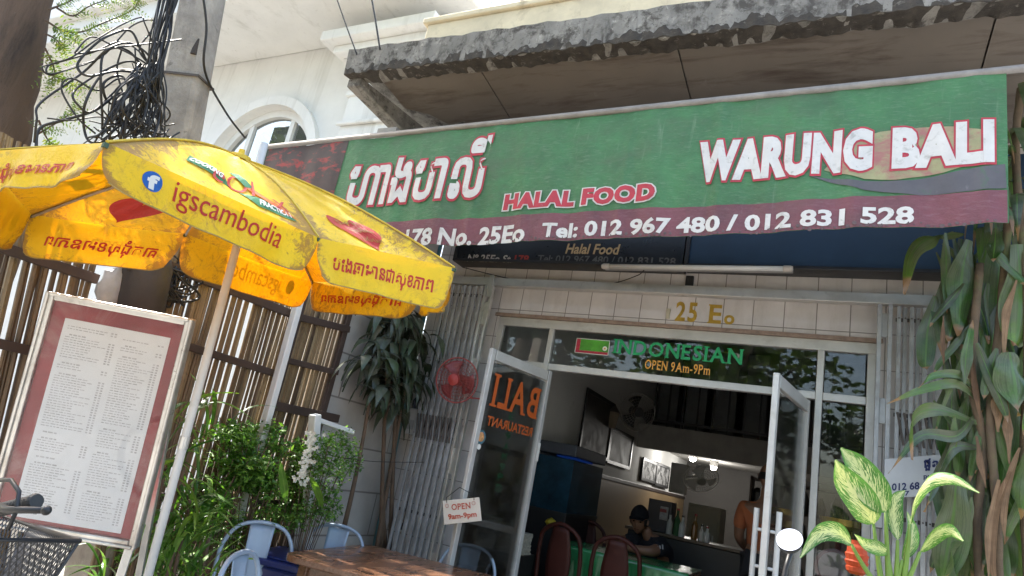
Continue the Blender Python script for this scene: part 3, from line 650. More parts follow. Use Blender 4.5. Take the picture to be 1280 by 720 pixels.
m = MB(); m.box((px0-.35, 5.3, 6.62), (px1+.5, 5.999, 6.78)); m.box((px0-.2, 5.45, 6.5), (px1+.38, 5.6, 6.62)); build(m, 'cornice', M_white, wb, bevel=.02)

# ------------------------------------------------------------------ roadside tree with a dark trunk, twigs and a high light crown
def crown_leaves(mb, centres, n, spread, size, rnd):
    for _ in range(n):
        c = V(rnd.choice(centres)); p = c+V((rnd.gauss(0, spread), rnd.gauss(0, spread), rnd.gauss(0, spread*.7)))
        a = rnd.uniform(0, 2*PI); t = V((math.cos(a), math.sin(a), rnd.uniform(-.6, .3))).normalized(); s_ = t.orthogonal().normalized()
        L = size*rnd.uniform(.6, 1.3); mb.add([p-s_*L*.25, p+t*L*.5, p+s_*L*.25, p-t*L*.5], [(0, 1, 2, 3)], [(0, .5), (.5, 1), (1, .5), (.5, 0)])
def pinnate(mb, p, d, L, n, lw, rnd, up=V((0, 0, 1))):        # a feathery leaf: leaflet pairs along a thin stalk
    d = d.normalized(); s_ = d.cross(up).normalized()
    for k in range(n):
        q = p+d*(L*(k+.5)/n)+V((0, 0, -.25*L*((k+.5)/n)**2))
        for sg in (-1, 1):
            e = (s_*sg+d*.35).normalized(); w_ = lw*rnd.uniform(.8, 1.2)*(1-.5*k/n)
            mb.add([q, q+e*w_*.5+d*w_*.16, q+e*w_, q+e*w_*.5-d*w_*.16], [(0, 1, 2, 3)], [(0, 0), (.5, .5), (1, 1), (.5, .5)])
M_bark = M('dark bark', (.10, .068, .048), .95, .35, 5, .9, 22, stretch=(1, 1, .25), dirt=[((.035, .025, .02), 7, .5, .7, (1, 1, .2)), ((.2, .17, .14), 12, .68, .8)])
L_tree = leaf_mat('feathery leaf', [(.07, .12, .025), (.10, .16, .03), (.13, .19, .04), (.16, .17, .05)], transl=.45)
T0 = onX(18, 95, -4.1)
tr = thing('roadside_tree', 'dark barked tree trunk with feathery twigs left of the concrete pole', 'tree', (T0.x+.35, T0.y-.1, 0))
m = MB(); rt_ = random.Random(11)
path = spline([V((-3.98, 1.55, 0)), onX(-22, 330, -4.05), onX(-6, 190, -4.1), onX(16, 60, -4.1), onX(34, -60, -4.1)+V((0, 0, .1)), onX(50, -330, -4.0)], 6)
m.tube(path, [.165-.045*i/(len(path)-1)+rt_.uniform(-.008, .008) for i in range(len(path))], 14); tip = path[-1]
for k in range(7):
    a = k*.9; e = tip+V((math.cos(a)*1.6, math.sin(a)*1.5, 2.6+.3*(k % 3))); m.tube(bez([tip-V((0, 0, .2)), tip+V((math.cos(a)*.5, math.sin(a)*.5, 1.0)), e], 8), [.08-.008*i for i in range(9)], 7)
build(m, 'trunk', M_bark, tr, smooth=True)
m = MB(); cs = [tip+V((rt_.uniform(-2.0, 2.0), rt_.uniform(-1.9, 2.6), rt_.uniform(2.6, 4.2))) for _ in range(26)]
crown_leaves(m, cs, 5200, .40, .12, rt_)
build(m, 'crown', L_tree, tr)
tw = MB(); lf = MB()
def twig(pp, r=.006):
    P_ = spline(pp, 5); tw.tube(P_, [r*(1-.6*i/(len(P_)-1)) for i in range(len(P_))], 5); return P_
Dp = lambda px, py, X=-3.75: onX(px, py, X)
for pp in ([(40, 25), (62, 38), (85, 40), (110, 30), (150, 12), (158, -5)], [(45, 12), (70, 2), (90, -12)], [(55, 10), (75, 20), (95, 8), (128, -4)], [(40, 60), (46, 72), (52, 88), (48, 104)], [(30, 168), (44, 160), (60, 150), (78, 138)], [(40, 42), (52, 48), (60, 56)], [(32, 150), (42, 172), (52, 182)], [(38, 90), (58, 98), (80, 108)]):
    P_ = twig([Dp(q[0]+16, q[1]) for q in pp])
    for q, q2 in zip(P_[1:], P_[2:]+[P_[-1]*2-P_[-2]]):
        if rt_.random() < .8 and q is not P_[1]:
            for sg in (-1, 1):
                d = ((q2-q).normalized()+RT*rt_.uniform(-.8, .8)+UP*rt_.uniform(-1.0, .7)-FW*rt_.uniform(-.5, .5)); pinnate(lf, q, d, rt_.uniform(.07, .14), 6, .03, rt_, up=-FW+UP*.4)
build(tw, 'twig', M_bark, tr); build(lf, 'twig_leaves', L_tree, tr)

# ------------------------------------------------------------------ leaning concrete utility pole and its cables
PX = -3.52
pb, pt = onX(178, 400, PX), onX(254, 0, PX); ax_ = (pt-pb).normalized()
up_ = thing('utility_pole', 'leaning grey concrete utility pole rising behind the yellow parasol', 'utility pole', tuple(pb-ax_*(pb.z/ax_.z)))
m = MB(); base = pb-ax_*(pb.z/ax_.z); topp = pb+ax_*6.5
def ibeam(p, w_, d_):
    s_ = RT*.95+FW*.0; s_ = (s_-ax_*s_.dot(ax_)).normalized(); n_ = ax_.cross(s_)
    return [p-s_*w_-n_*d_, p+s_*w_-n_*d_, p+s_*w_+n_*d_, p-s_*w_+n_*d_]
m.hexa(ibeam(base, .118, .10)+ibeam(topp, .085, .07)); build(m, 'shaft', M('pole concrete', (.36, .33, .29), .95, .3, 7, .6, 40, dirt=[((.15, .13, .11), 3, .48, .7, (1, 1, .3)), ((.09, .08, .07), 14, .6, .75)]), up_, bevel=.03)
m = MB()
s_ = (RT-ax_*RT.dot(ax_)).normalized(); n_ = ax_.cross(s_)
for zz in (2.75, 3.25): 
    q = pb+ax_*((zz-pb.z)/ax_.z)
    for k in range(4):
        a = [(-.112, -.096), (.112, -.096), (.112, .096), (-.112, .096)]; u = a[k]; v_ = a[(k+1) % 4]; m.bar(q+s_*u[0]+n_*u[1], q+s_*v_[0]+n_*v_[1], .006, .014)
build(m, 'strap', M_rust, up_)
q = onX(250, 62, -3.425)
m = MB(); m.box((q.x-.02, q.y-.035, q.z-.05), (q.x+.01, q.y+.035, q.z+.05)); build(m, 'pole_slot', M('dark slot', (.06, .05, .045), .9), up_)
ct = thing('cable_tangle', 'messy tangle of black cables looped around the concrete pole', 'cables', tuple(onX(180, 150, -3.36)))
M_cab = M('black cable sheath', (.018, .017, .017), .5, .3, 20)
rc = random.Random(21)
def CP(px, py, d=0): return onX(px, py, -3.36+d)
def cable(pts, r, d=0, jit=2.2):
    m = MB(); m.tube(spline([CP(a+rc.uniform(-jit, jit), b+rc.uniform(-jit, jit), d+rc.uniform(-.05, .05)) for a, b in pts], 7), r, 6); return m
loops = [[(192, 95), (178, 66), (150, 52), (118, 66), (70, 78), (54, 86), (62, 92), (95, 84), (130, 68), (165, 32), (188, 25), (190, 38), (176, 60), (185, 82), (195, 95)],
  [(195, 90), (182, 68), (160, 54), (135, 62), (105, 92), (50, 126), (46, 150), (44, 178)],
  [(190, 105), (165, 78), (135, 88), (100, 105), (90, 118), (96, 132), (112, 140), (140, 118), (175, 82)],
  [(190, 100), (172, 90), (132, 92), (108, 125), (104, 160), (112, 178), (140, 176)],
  [(188, 100), (160, 62), (131, 66), (128, 100), (130, 145), (126, 170)],
  [(150, 60), (148, 90), (155, 130), (140, 165), (120, 180)],
  [(170, 60), (172, 95), (190, 120), (160, 160), (130, 178)],
  [(195, 92), (175, 75), (140, 56), (112, 48), (96, 62), (100, 66), (140, 62), (225, 50)],
  [(180, 128), (150, 115), (118, 140), (80, 150), (50, 162), (45, 190)],
  [(192, 98), (176, 60), (160, 40), (135, 44), (112, 60), (96, 80), (110, 96), (150, 88), (186, 92)], [(186, 110), (150, 100), (120, 112), (92, 96), (78, 112), (96, 148), (120, 168)], [(196, 70), (182, 30), (176, 22), (150, 34), (120, 52), (92, 70), (60, 84), (66, 92), (110, 82)], [(60, 148), (90, 152), (120, 146), (150, 150), (190, 160)], [(192, 104), (168, 110), (150, 96), (128, 104), (138, 128), (170, 120), (200, 150)]]
for lp in loops: build(cable(lp, rc.uniform(.0035, .007)), 'cable_loop', M_cab, ct, smooth=True)
m = MB()
for k in range(74):       # the dense mass hanging below the loops
    a = (rc.uniform(168, 198), rc.uniform(78, 112)); b = (rc.uniform(120, 205), rc.uniform(150, 182)); c = ((a[0]+b[0])/2+rc.uniform(-22, 18), (a[1]+b[1])/2+rc.uniform(-14, 14)); e = (b[0]+rc.uniform(-30, 26), b[1]+rc.uniform(-18, 22))
    q = cable([a, c, b, e], rc.uniform(.0025, .0055), rc.uniform(-.04, .16), 3); o_ = len(m.v); m.v += q.v; m.f += [[o_+i for i in f] for f in q.f]
build(m, 'cable_mass', M_cab, ct, smooth=True)
m = MB()
for k in range(20):       # bundle climbing the pole
    x0 = rc.uniform(182, 206); x1 = 194+(x0-182)*1.1+rc.uniform(-6, 6)
    q = cable([(x0-rc.uniform(0, 8), 128), (x0, 90), ((x0+x1)/2+rc.uniform(-6, 6), 45), (x1+rc.uniform(-2, 8), 0), (x1+14+rc.uniform(-4, 8), -60)], rc.uniform(.003, .006), rc.uniform(-.02, .1), 1); o_ = len(m.v); m.v += q.v; m.f += [[o_+i for i in f] for f in q.f]
build(m, 'riser_bundle', M_cab, ct, smooth=True)
m = MB()
for k in range(14):
    q = cable([(rc.uniform(170, 215), rc.uniform(345, 365)), (rc.uniform(180, 240), rc.uniform(360, 385)), (rc.uniform(200, 262), rc.uniform(335, 372)), (rc.uniform(190, 230), rc.uniform(320, 340))], rc.uniform(.004, .008), .02, 4); o_ = len(m.v); m.v += q.v; m.f += [[o_+i for i in f] for f in q.f]
build(m, 'lower_coil', M_cab, ct, smooth=True)
def wire(label, pts, r=.006):
    m = MB(); m.tube(spline(pts, 8), r, 6); return tag(build(m, 'hanging_wire', M_cab, smooth=True), label, 'wire')
wire('thin black wire curving down past the arched window', [onX(248, -40, -3.3), onX(258, 30, -3.3), onX(256, 88, -3.35), onX(282, 140, -3.6), onX(306, 172, -3.8)], .007)
wire('thin dark wire dropping to the left corner of the canopy', [onY(418, -10, 3.3), onY(432, 30, 3.33), onY(446, 68, 3.36)], .006)
wire('thick black wire dropping straight onto the canopy edge', [onY(463, -10, 3.3), onY(470, 30, 3.32), onY(475, 62, 3.36)], .008)
wire('slack wire drooping across the tiles below the black sign', [onY(578, 334, 4.6), onY(640, 349, 4.74), onY(700, 357, 4.74), onY(760, 355, 4.74), onY(795, 345, 4.70), onY(805, 338, 4.6)], .004)
# a dark box and a pale plastic bag tied to the pole beneath the parasol
p = onX(182, 352, -3.25)
m = MB(); m.lathe(p-ax_*.22, ax_, [(.10, 0), (.115, .03), (.118, .3), (.1, .36)], 14); m.blob(p+V((.02, -.06, .10)), (.07, .12, .09), 10, 7, .1)
tag(build(m, 'cable_drum', M('dark fibre drum', (.045, .04, .038), .6, .3, 9, .2), smooth=True), 'dark cable enclosure strapped to the pole under the parasol', 'cable box')
p = onX(143, 362, -3.3)
m = MB(); m.blob(p, (.03, .09, .12), 16, 10, .16); m.blob(p+V((0, .05, .08)), (.025, .05, .06), 12, 8, .2)
tag(build(m, 'plastic_bag', M('thin grey plastic', (.5, .5, .5), .35, .15, 12, .4, 25, transl=.3), smooth=True), 'crumpled pale plastic bag caught on the bamboo fence', 'plastic bag')

# ------------------------------------------------------------------ bamboo fence
def bamboo_mat():
    m, n, l = new_mat('bamboo'); out = n.new('ShaderNodeOutputMaterial'); p = n.new('ShaderNodeBsdfPrincipled'); ge = n.new('ShaderNodeNewGeometry')
    c = ramp(n, l, ge.outputs['Random Per Island'], [(0, (.07, .042, .022)), (.3, (.15, .095, .048)), (.6, (.21, .14, .07)), (.85, (.30, .22, .12)), (1, (.12, .085, .05))])
    c = mix(n, l, 1, c, ramp(n, l, noise(n, l, 4, 8, .7, stretch=(1, 1, .6)), [(.3, .6), (.7, 1.25)]), 'MULTIPLY'); c = mix(n, l, ramp(n, l, noise(n, l, 26, 4), [(.62, 0), (.72, .7)]), c, (.06, .04, .025))
    l.new(c, p.inputs['Base Color']); p.inputs['Roughness'].default_value = .5; l.new(p.outputs[0], out.inputs[0]); return m
M_bamboo = bamboo_mat(); M_brown = M('dark brown batten', (.055, .033, .024), .7, .3, 6, .15, 40)
fen = thing('bamboo_fence', 'tall fence of upright bamboo canes with dark brown battens', 'fence', (-3.4, 2.4, 0))
FX = -3.4; rb = random.Random(4)
def lean(y): return -.17*max(0, min(1, (3.3-y)/1.9))
def FP(y, z, dx=0): return V((FX+dx, y+lean(y)*(z-1.4), z))
def panel(y0, y1, z0, z1):
    m = MB(); y = y0
    while y < y1:
        r = rb.uniform(.0065, .0125); y += r
        dx = rb.uniform(-.008, .008); n = 7; b_ = rb.uniform(-.012, .012); tl_ = rb.gauss(0, .009)
        pts = [FP(y+b_*math.sin(PI*k/n)+tl_*(k/n-.5)*2, z0+(z1-z0)*k/n+rb.uniform(-.0, .0), dx) for k in range(n+1)]
        for k in range(1, n): pass
        m.tube(pts, [r*(1+.12*((k*3+int(y*50)) % 2)) for k in range(n+1)], 6)
        y += r+(rb.uniform(-.003, -.0005) if rb.random() < .84 else rb.uniform(.001, .007))
    return build(m, 'bamboo_panel', M_bamboo, fen)
panel(.55, 1.9, .25, 2.42); panel(2.28, 3.18, .25, 2.42); panel(3.27, 3.70, .25, 2.5)
def batten(y0, y1, z0, z1, w_=.045, dx=.03):
    m = MB(); m.bar(FP(y0, z0, dx), FP(y1, z1, dx), .03, w_, (0, 0, 1)); build(m, 'batten', M_brown, fen, bevel=.004)
a = onX(0, 314, FX); b = onX(114, 353, FX); batten(.5, 1.92, a.z+(.5-a.y)*(b.z-a.z)/(b.y-a.y), b.z+.02, .05)
a = onX(0, 430, FX); batten(.5, 1.9, a.z, a.z-.0, .045); batten(.5, 1.9, .8, .8)
a = onX(268, 357, FX); b = onX(360, 392, FX); batten(2.2, 3.2, a.z-.0, b.z, .055); a = onX(345, 465, FX); batten(2.2, 3.2, onX(260, 440, FX).z, onX(338, 466, FX).z, .045)
a = onX(365, 395, FX); b = onX(438, 414, FX); batten(3.2, 3.76, a.z, b.z, .05); a = onX(355, 450, FX); b = onX(420, 466, FX); batten(3.24, 3.76, a.z, b.z, .04); a = onX(345, 508, FX); b = onX(420, 523, FX); batten(3.2, 3.9, a.z, b.z, .06)
batten(2.2, 3.75, .9, .9); batten(2.2, 3.75, .45, .45)
for y in (3.74, 3.25):
    m = MB(); m.bar(FP(y, .0, .005), FP(y, 2.56, .005), .04, .05, (0, 1, 0)); build(m, 'fence_post', M_brown, fen, bevel=.004)
rg = random.Random(9)
# white square posts
def post(label, pa, pb_, w_):
    d = (pb_-pa).normalized(); p0 = pa-d*(pa.z/d.z); m = MB(); m.bar(p0, pb_, w_, w_, (0, 1, 0)); return tag(build(m, 'square_post', M('white post paint', (.72, .72, .70), .5, .08, 4, dirt=[((.4, .38, .34), 6, .6, .8)]), bevel=.006), label, 'post')
post('slim white square post standing in front of the bamboo fence', onX(333, 525, -3.3), onX(375, 372, -3.3), .05)
p1 = onX(394, 518, -3.05); p2 = onX(391, 560, -3.05)
post('short white square post among the white flowers', p2, p1, .06)
ww = onX(398, 520, -3.05); m = MB(); m.bar(p1+V((.0, .02, -.03)), onX(440, 540, -3.05), .05, .03); tag(build(m, 'white_rail', M('white post paint', (.72, .72, .7), .5), bevel=.004), 'short white rail fixed beside the short white post', 'rail')

# ------------------------------------------------------------------ blue pipe, meter and cabling on the corner pillar
pp = [onY(530, 400, 4.74), onY(516, 470, 4.74), onY(505, 560, 4.74), onY(496, 640, 4.74), onY(491, 690, 4.74)]
pp = [V((pp[0].x-.03, 4.74, 4.0)), V((-3.36, 4.74, 0.0))]
m = MB(); m.tube(pp, .018, 8); tag(build(m, 'water_pipe', M('teal plastic pipe', (.07, .17, .19), .45, .2, 8), smooth=True), 'thin teal water pipe running down the tiled corner pillar', 'pipe')
mt = onY(519, 520, 4.70)
me_ = thing('electric_meter', 'pale grey electric meter box on the tiled pillar near the red fan', 'meter', tuple(mt))
m = MB(); m.box((mt.x-.055, 4.66, mt.z-.16), (mt.x+.055, 4.797, mt.z+.06)); build(m, 'case', M('pale meter plastic', (.52, .52, .5), .5, .1, 9), me_, bevel=.012)
m = MB(); m.lathe((mt.x, 4.70, mt.z+.06), (0, 0, 1), [(.05, 0), (.05, .07), (.03, .1)], 14); build(m, 'meter_dome', glass('meter glass', (.6, .62, .75), .8), me_)
m = MB(); m.box((mt.x-.03, 4.655, mt.z-.12), (mt.x+.03, 4.659, mt.z-.04)); build(m, 'dial_plate', M('grey label', (.33, .33, .33), .5), me_)
q = onY(502, 655, 4.75); so2 = thing('wall_socket', 'white plug socket low on the tiled pillar beside the gate', 'socket', tuple(q))
m = MB(); m.box((q.x-.04, 4.77, q.z-.06), (q.x+.04, 4.798, q.z+.06)); build(m, 'plate', M('ivory plastic', (.6, .58, .52), .4), so2, bevel=.005)
m = MB(); m.box((q.x-.025, 4.74, q.z-.045), (q.x+.03, 4.769, q.z+.01)); build(m, 'plug', M_dark, so2, bevel=.008)
wire('black cord running down the pillar to the wall socket', [onY(552, 400, 4.76), onY(540, 460, 4.77), onY(528, 560, 4.77), onY(512, 620, 4.77), onY(504, 655, 4.735)], .006)
wire('pale string stretched from the bush to the steel gate', [onX(425, 572, -2.9), onY(470, 577, 4.2), onY(530, 578, 4.6)], .003)

# ------------------------------------------------------------------ yellow parasol
US = .85
N_ = V((.05190139, -.10212749, .99341644)); UC = CAM+(V((-2.78696252, 2.12459842, 2.29678639))-CAM)*US
tips_px = [(133, 178), (398, 297), (568, 335), (530, 350), (391, 352), (232, 292), (40, 268), (-22, 190)]
TIP = []
for q in tips_px:
    d = ray(*q); TIP.append(CAM+d*((UC-CAM).dot(N_)/d.dot(N_)))
TIP[6] = onX(40, 268, -3.2)        # a bent rib droops here
APEX = UC+N_*.37
_q = APEX-CAM; _px = 640+FPX*_q.dot(RT)/_q.dot(FW); APEX -= RT*((_px-300)*_q.dot(FW)/FPX)
par_ = thing('parasol', 'weathered yellow parasol with igscambodia lettering on a slim white pole', 'parasol', tuple(UC-N_*(UC.z/N_.z)))
rp = random.Random(2)
def cloth_mat(name, col, tcol, k, stain=True):
    m, n, l = new_mat(name); out = n.new('ShaderNodeOutputMaterial'); p = n.new('ShaderNodeBsdfPrincipled')
    f = noise(n, l, 3, 8); c = mix(n, l, 1, col, ramp(n, l, f, [(.3, .85), (.7, 1.12)]), 'MULTIPLY'); t = tcol
    if stain:
        s0 = ramp(n, l, noise(n, l, 2.2, 3, .5), [(.47, 0), (.62, 1)])
        s1 = ramp(n, l, noise(n, l, 16, 14, .85, dist=1.2), [(.50, 0), (.60, .9)]); ms_ = n.new('ShaderNodeMath'); ms_.operation = 'MULTIPLY'; l.new(s0, ms_.inputs[0]); l.new(s1, ms_.inputs[1]); c = mix(n, l, ms_.outputs[0], c, (.19, .12, .045))
        s2 = ramp(n, l, noise(n, l, 60, 8, .8, dist=.5), [(.62, 0), (.70, .7)]); c = mix(n, l, s2, c, (.26, .17, .05))
        uv = n.new('ShaderNodeUVMap'); sp = n.new('ShaderNodeSeparateXYZ'); l.new(uv.outputs[0], sp.inputs[0])
        def mt(op, a, b):
            q = n.new('ShaderNodeMath'); q.operation = op
            for i_, v_ in enumerate((a, b)):
                if hasattr(v_, 'links'): l.new(v_, q.inputs[i_])
                else: q.inputs[i_].default_value = v_
            return q.outputs[0]
        eu = mt('POWER', mt('MULTIPLY', mt('ABSOLUTE', mt('SUBTRACT', sp.outputs[0], .5), 0), 2), 7); ev = mt('POWER', mt('SUBTRACT', 1, sp.outputs[1]), 6)
        ed = mt('ADD', noise(n, l, 20, 12, .85, dist=1), mt('MULTIPLY', mt('ADD', eu, mt('MULTIPLY', ev, .6)), .22)); ed = mt('ADD', ed, mt('MULTIPLY', mt('SUBTRACT', noise(n, l, 3, 2), .5), .5))
        c = mix(n, l, ramp(n, l, ed, [(.62, 0), (.70, .85)]), c, (.22, .135, .045))
        s3 = ramp(n, l, noise(n, l, 5, 10, .7, dist=2.5), [(.60, 0), (.66, .45)]); c = mix(n, l, s3, c, (.42, .29, .07))
        t = mix(n, l, ramp(n, l, noise(n, l, 3.5, 12, .78, dist=.8), [(.5, 0), (.8, .5)]), tcol, (.3, .12, .01))
    l.new(c, p.inputs['Base Color']); p.inputs['Roughness'].default_value = .5
    b = n.new('ShaderNodeBump'); b.inputs['Strength'].default_value = .5; b.inputs['Distance'].default_value = .01; l.new(noise(n, l, 18, 8, .7, dist=.6), b.inputs['Height']); l.new(b.outputs[0], p.inputs['Normal'])
    tr_ = n.new('ShaderNodeBsdfTranslucent')
    if hasattr(t, 'links'): l.new(t, tr_.inputs[0])
    else: tr_.inputs[0].default_value = rgb(t)
    x = n.new('ShaderNodeMixShader'); x.inputs[0].default_value = k; l.new(p.outputs[0], x.inputs[1]); l.new(tr_.outputs[0], x.inputs[2]); l.new(x.outputs[0], out.inputs[0]); return m
M_yel = cloth_mat('yellow parasol vinyl', (.86, .59, .01), (.62, .20, .0), .27)
M_yel2 = cloth_mat('yellow valance vinyl', (.88, .62, .012), (.62, .20, .0), .27)
M_ured = cloth_mat('red parasol print', (.50, .03, .02), (.35, .03, .01), .25, False); M_ublu = cloth_mat('blue parasol print', (.01, .11, .42), (.02, .1, .3), .2, False); M_ugrn = cloth_mat('green parasol print', (.01, .19, .07), (.02, .15, .04), .2, False)
M_uwht = cloth_mat('white parasol print', (.8, .8, .76), (.6, .5, .3), .2, False); M_uorg = cloth_mat('orange parasol print', (.65, .16, .03), (.5, .1, .02), .25, False)
VL = [(.12, .17), (.17, .185), (.17, .18), (.19, .19), (.19, .19), (.2, .2), (.2, .17), (.17, .12)]
def S_can(k):
    a, b = TIP[k], TIP[(k+1) % 8]
    def f(u, v, off=0):
        def rib(T): return T.lerp(APEX, v)+N_*(.040*math.sin(PI*v))
        p = rib(a).lerp(rib(b), u); nn = (b-a).cross(APEX-a).normalized()
        if nn.dot(N_) < 0: nn = -nn
        sag = .045*math.sin(PI*u)*(1-v)**.8*(.35+.65*math.sin(PI*min(1, v*1.2+.15)))
        wk = .006*math.sin(u*19+v*7+k)+.004*math.sin(u*9-v*31+2*k)
        wk *= math.sin(PI*u)*min(1, v*6)*(1-v*.6)
        return p-nn*(sag*.55)+nn*(wk+off)
    return f
def S_val(k):
    a, b = TIP[k], TIP[(k+1) % 8]; l0, l1 = VL[k]; cen = (UC-N_*.3)
    def f(u, v, off=0):       # v = 1 at the rim, 0 at the hem
        t = 1-v; uu = .5+(u-.5)*(1-.12*t**2.4); L = l0+(l1-l0)*u
        e = min(u, 1-u); L *= 1-.12*max(0, 1-e/.10)**2
        p = a.lerp(b, uu); out = (p-UC); out.z = 0; out.normalize(); dn = (V((0, 0, -1))+out*.10*(1 if k != 0 else 1.6)).normalized()
        nn = out
        wk = (.010*math.sin(u*13+k*2)+.006*math.sin(u*29+k)+.004*math.sin(u*7+v*9))*t
        return p+dn*(L*t)+nn*(wk+off-.035*math.sin(PI*u)*v*.0)
    return f
for k in range(8):
    m = MB(); m.grid(S_can(k), 18, 14); po = build(m, 'canopy_panel', M_yel, par_, smooth=True)
    fv, fc = S_val(k), S_can(k)
    m = MB(); 
    m.grid(lambda u, v: fc(u, 0).lerp(fv(u, 1), 1-v*.0) if v >= 1 else fv(u, v), 26, 8); vo = build(m, 'valance', M_yel2, par_, smooth=True)
    m = MB(); m.tube([fv(i/26, 0) for i in range(27)], .0025, 5); build(m, 'hem', M('dark hem stitching', (.30, .2, .05), .7, .3, 30), vo)
    if k % 2 == 0:
        text('lettering', M_ured, vo, 'igscambodia', fv, (.27, .17, .80, .86), .003, 0, cut=30)
        rx = .040/((TIP[(k+1) % 8]-TIP[k]).length/.72); cc = (.185, .58)
        shape('round_logo', M_ublu, vo, [(cc[0]+rx*1.15*math.cos(a*PI/12), cc[1]+.235*math.sin(a*PI/12)) for a in range(24)], fv, .003)
        text('logo_letter', M_uwht, vo, 'f', fv, (cc[0]-.018, cc[1]-.19, cc[0]+.024, cc[1]+.16), .005, .05)
        shape('printed_strip', M_ugrn, po, [(.17, .30), (.20, .215), (.42, .20), (.50, .19), (.42, .275)], fc, .003, 10)
        text('lettering', M_uwht, po, 'COOKING', fc, (.20, .225, .42, .28), .005, .035)
        shape('printed_strip', M_ugrn, po, [(.54, .17), (.62, .175), (.86, .165), (.90, .085), (.66, .09)], fc, .003, 10)
        text('lettering', M_uwht, po, 'FRACTION', fc, (.665, .105, .875, .155), .005, .035)
        text('logo_lettering', M_ured, po, 'eOI', fc, (.36, .17, .64, .34), .0045, 0)
        shape('printed_stroke', M_ugrn, po, [(.44, .37), (.52, .385), (.64, .26), (.58, .25)], fc, .0055, 6)
        shape('printed_stroke', M_uorg, po, [(.58, .25), (.64, .26), (.80, .20), (.92, .10), (.82, .13), (.72, .16)], fc, .005, 10)
        text('logo_lettering', M_ured, po, 'x', fc, (.78, .15, .88, .25), .006, .0)
    else:
        text('lettering', M_ured, vo, 'បេងឆាមានជាសុខភាព' if k % 4 == 1 else 'គាតជុំសុខមានភាព', fv, (.13, .22, .86, .66), .003, .018, cut=24)
        hp = []
        for i in range(40):
            a = 2*PI*i/40; hx = 16*math.sin(a)**3/17; hy = (13*math.cos(a)-5*math.cos(2*a)-2*math.cos(3*a)-math.cos(4*a))/17; hp.append((.5+hx*.24, .19+hy*.15))
        shape('printed_heart', M_ured, po, hp, fc, .003, 16)
        if k in (3, 5): shape('show_through_heart', M_ured, po, hp, fc, -.004, 16); text('show_through_lettering', M_ured, vo, 'គាតជុំសុខមានភាព', fv, (.13, .22, .86, .66), -.004, .018, cut=24)
        for j, s_ in enumerate(('កូរនៅ', 'តម្លៃះយ', 'ស្រប់យេ')): text('lettering', M_yel2, po, s_, fc, (.38+.02*j, .235-j*.065, .64, .235-j*.065+.045), .0055, .02, cut=8)
for k in range(8):
    f = S_can(k); m = MB(); m.tube([f(0, i/14)-N_*.012 for i in range(14)], .006, 6); build(m, 'rib', M('grey steel rib', (.30, .28, .25), .5, .2, 9, metal=.5), par_)
for k in range(8): m = MB(); m.tube([UC-N_*.02+(TIP[k]-UC)*.02, TIP[k].lerp(APEX, .42)-N_*(-.03)], .004, 5); build(m, 'stretcher', M('grey steel rib', (.3, .28, .25)), par_)
m = MB()
for k in range(8): m = MB(); m.box(tuple(TIP[k]+V((-.006, -.006, -.016))), tuple(TIP[k]+V((.006, .006, -.002)))); build(m, 'rib_tip', M('dark green tip', (.03, .06, .03), .5), par_)
for k in range(8):
    f = S_can(k); m = MB(); m.tube([f(0, i/16, .003) for i in range(17)], .0045, 5); build(m, 'seam', M('seam piping', (.55, .38, .03), .6, .3, 20), par_)
pbase = UC-N_*(UC.z/N_.z)
m = MB(); m.tube([pbase+N_*.02, UC+N_*.44], .0175, 14); build(m, 'pole', M('white enamelled pole', (.56, .55, .53), .4, .08, 5, dirt=[((.35, .32, .28), 8, .6, .8)]), par_, smooth=True)
m = MB(); m.lathe(APEX+N_*-.01, N_, [(.05, 0), (.045, .02), (.015, .03), (.012, .05)], 14); build(m, 'finial', M('yellow cap', (.6, .42, .03)), par_)
m = MB(); m.lathe(pbase, (0, 0, 1), [(.26, 0), (.26, .06), (.06, .09), (.04, .2)], 24); build(m, 'base', M('concrete base', (.3, .29, .27), .9), par_, bevel=.01)
m = MB(); m.lathe(UC-N_*.93, N_, [(.021, 0), (.021, .05)], 12); build(m, 'collar', M_alu, par_)

# ------------------------------------------------------------------ menu board
BC = CAM+(V((-3.41061144, 2.10333161, 1.25794461))-CAM)*.85
BX, BYv, BN = V((.83829035, .54504908, .01381258)), V((.07792407, -.14484468, .98638119)), V((.53962684, -.8257975, -.16389434))
BW, BH = .75022*.85, 1.2*.85
mbo = thing('menu_board', 'aluminium framed menu board with maroon backing and white price list', 'menu board', (BC.x, BC.y, 0))
def BP(u, v, o=0): return BC+BX*(u*BW/2)+BYv*(v*BH/2)+BN*o
m = MB()
def fr(u0, u1, v0, v1, o0, o1): m.hexa([BP(u0, v0, o0), BP(u1, v0, o0), BP(u1, v1, o0), BP(u0, v1, o0), BP(u0, v0, o1), BP(u1, v0, o1), BP(u1, v1, o1), BP(u0, v1, o1)])
a_, b_ = .105, .066
for (o0, o1, k) in ((-.03, .012, 1), (.0121, .022, .45)):
    fr(-1, -1+a_*k, -1, 1, o0, o1); fr(1-a_*k, 1, -1, 1, o0, o1); fr(-1+a_*k, 1-a_*k, 1-b_*k, 1, o0, o1); fr(-1+a_*k, 1-a_*k, -1, -1+b_*k, o0, o1)
build(m, 'frame', M('worn aluminium frame', (.60, .585, .55), .3, .18, 6, .1, 60, metal=.7, dirt=[((.3, .26, .22), 4, .5, .75)]), mbo, bevel=.006)
m = MB(); fr(-1+a_, 1-a_, -1+b_, 1-b_, -.02, -.008); build(m, 'backing', M('maroon card', (.34, .075, .08), .6, .25, 4, dirt=[((.50, .32, .30), 3, .5, .75)]), mbo)
m = MB(); fr(-.70, .74, -.90, .80, -.0078, -.0058); pa_ = build(m, 'price_list', M('white menu paper', (.88, .89, .91), .7, .05, 2), mbo)
m = MB(); rq = random.Random(8)
